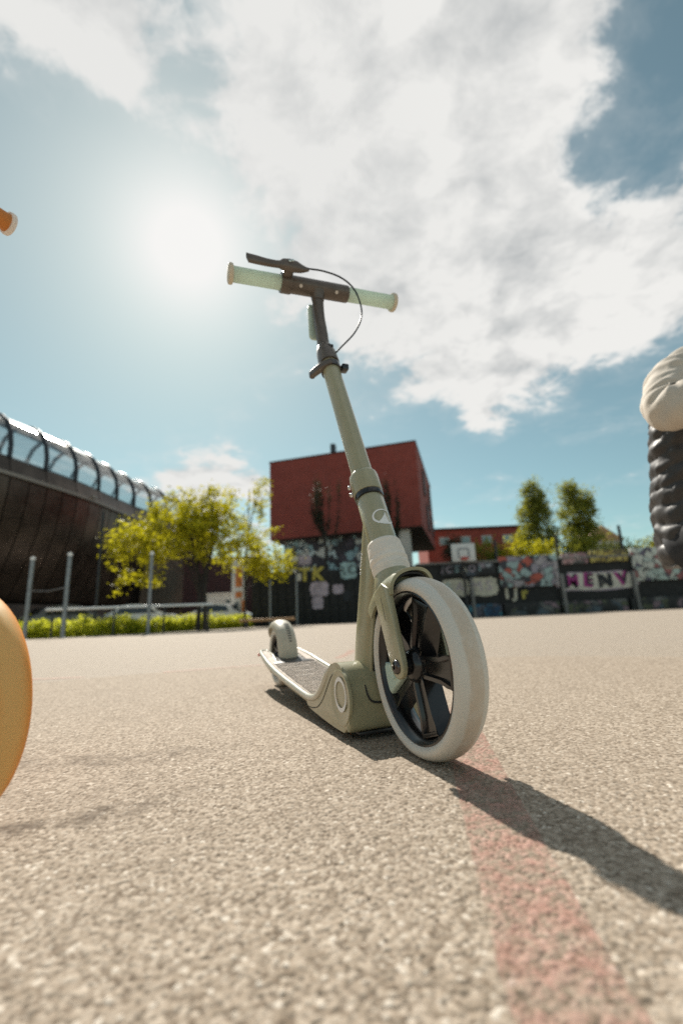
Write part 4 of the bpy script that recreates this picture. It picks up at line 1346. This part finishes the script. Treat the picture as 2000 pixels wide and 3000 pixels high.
car('white hatchback parked beside the white kiosk', -8.0, 28.6, R(172), M['car_white'])
car('white car behind the metal rail and third steel post', -11.3, 25.8, R(15), M['car_white'])
car('dark grey car behind the metal rail below the bronze hall', -14.1, 23.4, R(50), M['car_grey'])

# ------------------------------------------------------------------ red house on the terrace
A = Vector((5.37, 30, 0)); AB = Vector((-10.72, 3.2, 0)); AC = Vector((3.2, 12.0, 0))
house = thing('red_house', 'big red cube house with overhanging upper floors behind the scooter', 'building', A)


def hbox(u0, u1, v0, v1, z0, z1):
    q = [(u0, v0), (u1, v0), (u1, v1), (u0, v1)]
    v = [AB * a + AC * b + Vector((0, 0, z0)) for a, b in q] + [AB * a + AC * b + Vector((0, 0, z1)) for a, b in q]
    bm = bmesh.new(); vs = [bm.verts.new(p) for p in v]
    for f in ((3, 2, 1, 0), (4, 5, 6, 7), (0, 1, 5, 4), (1, 2, 6, 5), (2, 3, 7, 6), (3, 0, 4, 7)): bm.faces.new([vs[i] for i in f])
    return bm


put('wall', hbox(0, 1, 0, 1, 6.12, 12.15), M['red_render'], house, smooth=0)
put('parapet', hbox(-.004, 1.004, -.004, 1.004, 12.152, 12.23), M['soffit'], house, smooth=0)
put('soffit', hbox(.006, .994, .006, .994, 6.04, 6.118), M['soffit'], house, smooth=0)
put('base_wall', hbox(.22, .93, .06, .9, 2.9, 6.038), GR['base'], house, smooth=0)
put('white_pier', hbox(.085, .15, .03, .10, 2.9, 6.037), M['white_wall'], house, smooth=0)
ch = put('chimney', hbox(.545, .575, .05, .09, 12.232, 13.2), M['rib'], house, smooth=0)
put('vent_box', hbox(.46, .535, .05, .12, 12.233, 12.5), M['soffit'], ch, smooth=0)
for v0, z0, z1 in ((.30, 9.3, 11.3), (.42, 6.7, 8.9), (.72, 9.3, 11.3), (.80, 6.9, 8.9)):
    fr = put('window', hbox(-.006, .004, v0, v0 + .10, z0, z1), M['soffit'], house, smooth=0)
    put('pane', hbox(-.009, -.0065, v0 + .012, v0 + .088, z0 + .1, z1 - .1), M['house_glass'], fr, smooth=0)

h2 = thing('far_red_building', 'long low red building behind the basketball board', 'building', (13.3, 45.5, 2.9))
put('wall', box((0, 3, 2.85), (9.6, 6, 5.7)), M['red_brick'], h2, smooth=0)
put('roof_edge', box((0, 2.95, 5.78), (9.9, 6.3, .16)), M['soffit'], h2, smooth=0)
for x in (-3.1, -.95, 1.2, 3.3):
    f = put('window', box((x, -.03, 4.55), (1.0, .08, .8)), M['white_wall'], h2, smooth=0)
    put('pane', box((x, -.08, 4.55), (.84, .03, .64)), M['paint_teal'], f, smooth=0)
gable = thing('far_gabled_house', 'distant pale house with brown roof behind the dark pole', 'building', (26.5, 46, 2.9))
put('wall', box((0, 2, 2.0), (3.4, 4, 4.0)), M['white_wall'], gable, smooth=0)
put('roof', prism([(-2.0, 4.0), (0, 5.5), (2.0, 4.0)], 4.4, lambda u, v, q: Vector((u, 2 + q, v))), M['wood_rail'], gable, smooth=0)

# ------------------------------------------------------------------ graffiti wall and black fence
WY = 25.0


def wpt(px, py, Y=WY):
    p = at(px, py, Y)
    return p.x, p.z


gw = thing('graffiti_wall', 'long dark terrace wall sprayed with graffiti panels right of the scooter', 'wall', (13, WY, 0))
put('backing', box((.4, .36, 1.45), (17.3 + 1.4, .5, 2.9)), M['black_wall'], gw, smooth=0)
put('coping', box((.4, .30, 2.955), (17.5 + 1.4, .72, .1), .015), M['concrete'], gw)


def panel(px0, px1, py0, py1, mat, d=.14, name='panel', sink=0):
    x0, z1 = wpt(px0, py0); x1, z0 = wpt(px1, py1)
    z0 = max(z0, .02)
    b = box(((x0 + x1) / 2 - 13, .11 - d / 2 - sink, (z0 + z1) / 2), (x1 - x0, d, z1 - z0), .015)
    return put(name, b, mat, gw), ((x0 + x1) / 2 - 13, .11 - d - sink, (z0 + z1) / 2, x1 - x0, z1 - z0)


panel(1290, 1452, 1655, 1683, GR['tags'])
panel(1456, 1640, 1632, 1715, GR['mural'], .18)
panel(1642, 1722, 1622, 1650, GR['pink'])
panel(1724, 1838, 1614, 1643, GR['yellow'])
panel(1842, 2140, 1606, 1690, GR['pale'], .18)
panel(1300, 1470, 1775, 1806, GR['blue'], .2)
panel(1474, 1640, 1768, 1800, GR['dim'], .2)
panel(1644, 1840, 1762, 1793, GR['pink'] if False else GR['dim'], .2)
panel(1844, 2140, 1752, 1786, GR['dim'], .2)
for i, px in enumerate((1376, 1640, 1850)):
    x0, z1 = wpt(px, 1680); x1, z0 = wpt(px, 1800)
    put('pier', box((x0 - 13, -.02, 1.05), (.16, .3, 2.1), .015), M['concrete'], gw)


def letters(parent, txt, x, y, z, size, mats, sp=.0, depth=.02, bold=.02, rot=0, name='sprayed_letter'):
    cx = x
    for i, ch_ in enumerate(txt):
        me = text_mesh(ch_, size, depth, 0, 1, bold)
        o = put(name, me, M[mats[i % len(mats)]], parent, smooth=0, loc=(cx, y, z + .04 * size * math.sin(i * 2.3)), rot=(R(90), R(rot + 6 * math.sin(i * 1.7)), 0))
        cx += size * .72 + sp


def bubble(parent, x, y, z, wd, h, mat, seed, name='sprayed_cloud', d=.03):
    rg = random.Random(seed)
    o = []
    for k in range(44):
        t = 2 * math.pi * k / 44
        c, s = math.cos(t), math.sin(t)
        w_ = 1 + .06 * math.sin(9 * t + seed) + rg.uniform(-.03, .03)
        o.append((wd / 2 * math.copysign(abs(c) ** .45, c) * w_, h / 2 * math.copysign(abs(s) ** .5, s) * w_))
    return put(name, prism(o, d, lambda u, v, q: Vector((x + u, y + q, z + v))), M[mat], parent, smooth=0)


def gxz(px, py):
    x, z = wpt(px, py)
    return x - 13, z


x, z = gxz(1750, 1701)
bubble(gw, x, .085, z, 4.35, 1.0, 'paint_lilac', 3); bubble(gw, x, .06, z, 4.15, .86, 'paint_white', 4, d=.04)
letters(gw, 'MENV', x - 1.45, .03, z, 1.0, ['paint_black', 'paint_magenta', 'paint_black', 'paint_magenta'], .20, .012, .035)
letters(gw, 'MENV', x - 1.33, .012, z + .04, .82, ['paint_magenta', 'paint_black', 'paint_black', 'paint_black'], .33, .01, .015)
x, z = gxz(1335, 1722)
bubble(gw, x, .085, z, 1.5, .95, 'paint_cream', 7)
letters(gw, 'SA', x - .38, .06, z, .7, ['paint_teal', 'paint_lilac'], .1, .01, .0)
x, z = gxz(1418, 1718)
bubble(gw, x, .085, z, 1.5, 1.0, 'paint_cream', 9)
letters(gw, 'MS', x - .38, .06, z, .75, ['paint_lilac'], .1, .01, -.005)
x, z = gxz(1512, 1738)
letters(gw, 'IJr', x - .5, .07, z, .8, ['paint_cream', 'paint_cream', 'paint_yellow'], -.1, .01, .04)
x, z = gxz(1365, 1668)
letters(gw, 'CSAOI', x - .95, -.04, z, .5, ['paint_lilac', 'paint_teal', 'paint_white'], .06, .01, .0)

bf = thing('black_fence', 'tall black board fence with graffiti tags behind the rear wheel', 'fence', (.6, WY, 0))
put('boards_backing', box((-.05, .42, 1.42), (11.3, .3, 2.84)), M['black_wall'], bf, smooth=0)
bw = bmesh.new(); add_box(bw, (0, 0, 1.45), (.44, .06, 2.9), .008)
me0 = None
for k in range(24):
    x = -5.45 + k * .47
    if me0 is None:
        o = put('board', bw, M['black_wall'], bf); me0 = o.data
    else:
        o = put('board', me0, M['black_wall'], bf)
    o.location = (x, .23 + .012 * (k % 3), 0)


def fxz(px, py):
    x, z = wpt(px, py)
    return x - .6, z


x, z = fxz(905, 1684)
letters(bf, 'TK', x - .25, .17, z, 1.0, ['paint_yellow'], .0, .015, .04)
x, z = fxz(935, 1725); bubble(bf, x, .175, z, 1.0, .8, 'paint_lilac', 5)
x, z = fxz(930, 1765); bubble(bf, x, .175, z, .6, .7, 'paint_lilac', 6)
x, z = fxz(892, 1640); bubble(bf, x, .175, z, .7, .5, 'paint_lilac', 8)
x, z = fxz(1020, 1670); bubble(bf, x, .175, z, .9, .9, 'paint_teal', 11)
letters(bf, 'RO', x - .35, .15, z, .7, ['paint_black'], .1, .01, .0)
x, z = fxz(875, 1690); bubble(bf, x, .175, z, .25, .4, 'paint_white', 12)
for px, py, wd, h, mt in ((990, 1725, .6, .5, 'paint_lilac'), (1015, 1745, .4, .6, 'paint_black'), (860, 1635, .5, .3, 'paint_white')):
    x, z = fxz(px, py); bubble(bf, x, .176, z, wd, h, mt, px)

# ------------------------------------------------------------------ basketball goal
hp_ = thing('basketball_goal', 'white basketball board with grey target square above the graffiti wall', 'basketball goal', (6.42, 24.3, 0))
put('post', tube([(0, .35, 0), (0, .35, 2.6), (0, .1, 3.25)], .07, 12), M['pole_dark'], hp_)
bd = put('board', box((0, 0, 3.42), (1.26, .05, .95), .012), M['board_white'], hp_)
for c, s in (((-.27, -.03, 3.38), (.075, .012, .50)), ((.27, -.03, 3.38), (.075, .012, .50)), ((0, -.03, 3.62), (.46, .012, .075))):
    put('target_stripe', box(c, s), M['board_grey'], bd, smooth=0)
rm = put('hoop', lathe([(.225, -.012), (.245, 0), (.225, .012), (.21, 0)], (0, -.33, 3.08), (0, 0, 1), 28, closed=True), M['hoop_red'], hp_)
put('bracket', box((0, -.07, 3.08), (.34, .10, .16), .01), M['hoop_red'], rm)

# ------------------------------------------------------------------ crouching person
def skin_body(name, verts, edges, rad, root=0, levels=2):
    me = bpy.data.meshes.new(name); me.from_pydata(verts, edges, []); me.update()
    o = bpy.data.objects.new(name, me); col.objects.link(o)
    md = o.modifiers.new('skin', 'SKIN'); md.use_smooth_shade = True
    for i, s in enumerate(me.skin_vertices[0].data):
        r = rad[i]; s.radius = (r, r) if not hasattr(r, '__len__') else r
        s.use_root = i == root
    sb_ = o.modifiers.new('sub', 'SUBSURF'); sb_.levels = levels; sb_.render_levels = levels
    dg = bpy.context.evaluated_depsgraph_get()
    out = bpy.data.meshes.new_from_object(o.evaluated_get(dg))
    bpy.data.objects.remove(o)
    out.materials.clear()
    return out


skin_m = principled('skin', (.52, .30, .21), .5, var=.06, vscale=20)
vest_m = principled('black_puffer', (.030, .026, .025), .48, spec=.5, var=.2, vscale=20, bump=.5, bscale=45)
hood_m = principled('beige_sweatshirt', (.52, .46, .39), .85, var=.06, vscale=10, bump=.25, bscale=300)
pant_m = principled('black_trousers', (.02, .02, .023), .75, var=.15, vscale=12)
hair_m = principled('dark_hair', (.03, .02, .015), .55)
shoe_m = principled('white_trainers', (.65, .63, .6), .6)
per = thing('person', 'person in black quilted vest and beige sleeves crouching at the right edge', 'person', (1.265, 1.56, 0), (0, 0, R(-62)))
V, Eg, Rd = [], [], []


def jt(p, r, parent=None):
    V.append(p); Rd.append(r)
    if parent is not None: Eg.append((parent, len(V) - 1))
    return len(V) - 1


pel = jt((0, 0, .40), .125)
sp1 = jt((.03, 0, .56), .115, pel); chs = jt((.08, 0, .76), .125, sp1); nb_ = jt((.16, 0, .93), .075, chs); nk_ = jt((.225, 0, 1.0), .052, nb_)
hd1 = jt((.265, 0, 1.06), .075, nk_); hd2 = jt((.28, 0, 1.13), .092, hd1); hd3 = jt((.28, 0, 1.195), .07, hd2)
jt((.388, 0, 1.105), .014, hd2)
for s in (-1, 1):
    jt((.275, s * .098, 1.11), .016, hd2)
    sh = jt((.10, s * .16, .90), .062, chs); el = jt((.125, s * .35, .768), .043, sh); wr = jt((.34, s * .20, .90), .028, el)
    pm = jt((.395, s * .15, .935), (.032, .018), wr)
    for k, (dz_, ln) in enumerate(((-.026, .058), (-.009, .074), (.009, .078), (.026, .065))):
        a = jt((.425, s * .125, .945 + dz_), .0095, pm); b = jt((.425 + ln * .5, s * .105, .950 + dz_ * 1.1), .0088, a); jt((.425 + ln * .62, s * .080, .952 + dz_ * 1.1), .0075, b)
    a = jt((.375, s * .125, .965), .0105, pm); jt((.395, s * .098, .985), .009, a)
    hip = jt((.03, s * .10, .37), .10, pel); kn = jt((.38, s * .17, .48), .062, hip); an = jt((.27, s * .15, .10), .04, kn); jt((.42, s * .17, .045), .038, an)
body = put('body', skin_body('body', V, Eg, Rd), skin_m, per, smooth=180)
put('eyes', add_lathe(lathe([(.001, -.012), (.009, -.008), (.012, 0), (.009, .008), (.001, .012)], (.36, -.034, 1.13), (0, 0, 1), 12), [(.001, -.012), (.009, -.008), (.012, 0), (.009, .008), (.001, .012)], (.36, .034, 1.13), (0, 0, 1), 12), shoe_m, body)
put('mouth', box((.368, 0, 1.058), (.012, .045, .010), .003), principled('lips', (.45, .17, .15), .5), body)
rings = []
for k in range(11):
    t = k / 10; z = 1.07 + .175 * t; r = math.sqrt(max(.0, 1 - ((z - 1.13) / .118) ** 2))
    rings.append([Vector((.255 + .112 * r * math.cos(a) * (1 if math.cos(a) < .2 else .55 + .45 * t), .102 * r * math.sin(a), z)) for a in (2 * math.pi * j / 20 for j in range(20))])
put('hair', loft(rings), hair_m, body, smooth=60)
# quilted vest: a row of puffed baffles from hem to shoulders
rings = []
nbaf = 10
from mathutils import noise as mnoise
for k in range(nbaf * 9 + 1):
    t = k / (nbaf * 9); z = .325 + .61 * t
    cx = float(np.interp(z, [.33, .56, .76, .94], [-.005, .025, .075, .115]))
    hw_ = float(np.interp(z, [.33, .36, .45, .60, .80, .88, .94], [.176, .188, .192, .204, .236, .182, .090]))
    hd_ = float(np.interp(z, [.33, .36, .45, .60, .80, .88, .94], [.132, .145, .148, .150, .164, .126, .078]))
    ring_ = []
    for j in range(110):
        a = 2 * math.pi * j / 110
        d_ = Vector((math.cos(a), math.sin(a), 0))
        q = Vector((d_.x * 1.4, d_.y * 1.4, z * 3))
        slip = .035 * mnoise.noise(q) + .02 * math.sin(2 * a + 1)
        f = (t * nbaf + slip * nbaf * 1.2) % 1.0
        puff = .0125 * (math.sin(math.pi * f) ** .6) * (.75 + .5 * mnoise.noise(q * 2.3 + Vector((7, 0, 0))))
        wr_ = .007 * mnoise.noise(Vector((d_.x * 5, d_.y * 5, z * 26))) + .004 * mnoise.noise(Vector((d_.x * 14, d_.y * 14, z * 40)))
        ring_.append(Vector((cx + (hd_ + puff + wr_) * d_.x, (hw_ + puff + wr_) * d_.y, z + .02 * mnoise.noise(q * 1.7))))
    rings.append(ring_)
vest = put('quilted_vest', loft(rings), vest_m, body, smooth=60)
for s in (-1, 1):
    arm = spline([(.13, s * .09, .965), (.10, s * .165, .935), (.10, s * .245, .870), (.115, s * .325, .795), (.150, s * .352, .770), (.215, s * .310, .805), (.335, s * .205, .895)], 6)
    n = len(arm)
    rr = [float(np.interp(i / (n - 1), [0, .12, .28, .45, .66, .85, 1], [.070, .090, .088, .078, .072, .060, .046])) * (1 + .045 * math.sin(i * 1.9) + .03 * math.sin(i * .8)) for i in range(n)]
    sb3 = tube(spline(arm, 3), [float(np.interp(i, range(n), rr)) for i in np.linspace(0, n - 1, 3 * (n - 1) + 1)], 48)
    sb3.normal_update()
    for v in sb3.verts:
        c0 = v.co.copy()
        fold = mnoise.noise(Vector((c0.x * 9 + c0.z * 7, c0.y * 8, c0.z * 20 - c0.x * 14)))
        v.co += v.normal * (.011 * (abs(fold) ** .9) - .004 + .0015 * mnoise.noise(c0 * 30))
    put('sleeve', sb3, hood_m, body, smooth=70)
    hole = [Vector((.085 + .108 * math.cos(a), s * (.150 - .012 * math.cos(a)), .875 + .108 * math.sin(a))) for a in (2 * math.pi * j / 40 for j in range(41))]
    put('armhole_trim', tube(hole, .011, 8), vest_m, vest, smooth=60)
    leg = spline([(-.02, s * .085, .37), (.12, s * .125, .42), (.385, s * .17, .485), (.36, s * .165, .36), (.27, s * .15, .12)], 6)
    n = len(leg)
    put('trouser_leg', tube(leg, [float(np.interp(i / (n - 1), [0, .25, .5, .75, 1], [.110, .105, .085, .078, .062])) * (1 + .03 * math.sin(i * 2.1)) for i in range(n)], 24), pant_m, body, smooth=70)
    put('shoe', loft([[Vector((x, s * .16 + a, max(.0, zc + b))) for a, b in sup(16, w_, h, 2.6)] for x, zc, w_, h in ((.20, .045, .025, .04), (.225, .05, .036, .05), (.29, .055, .042, .055), (.37, .042, .046, .042), (.44, .034, .044, .034), (.475, .028, .03, .025))]), shoe_m, body, smooth=60)
put('collar', tube([Vector((.19 + .078 * math.cos(a), .082 * math.sin(a), .955 + .018 * math.cos(a))) for a in (2 * math.pi * j / 32 for j in range(33))], .03, 12), hood_m, body, smooth=60)
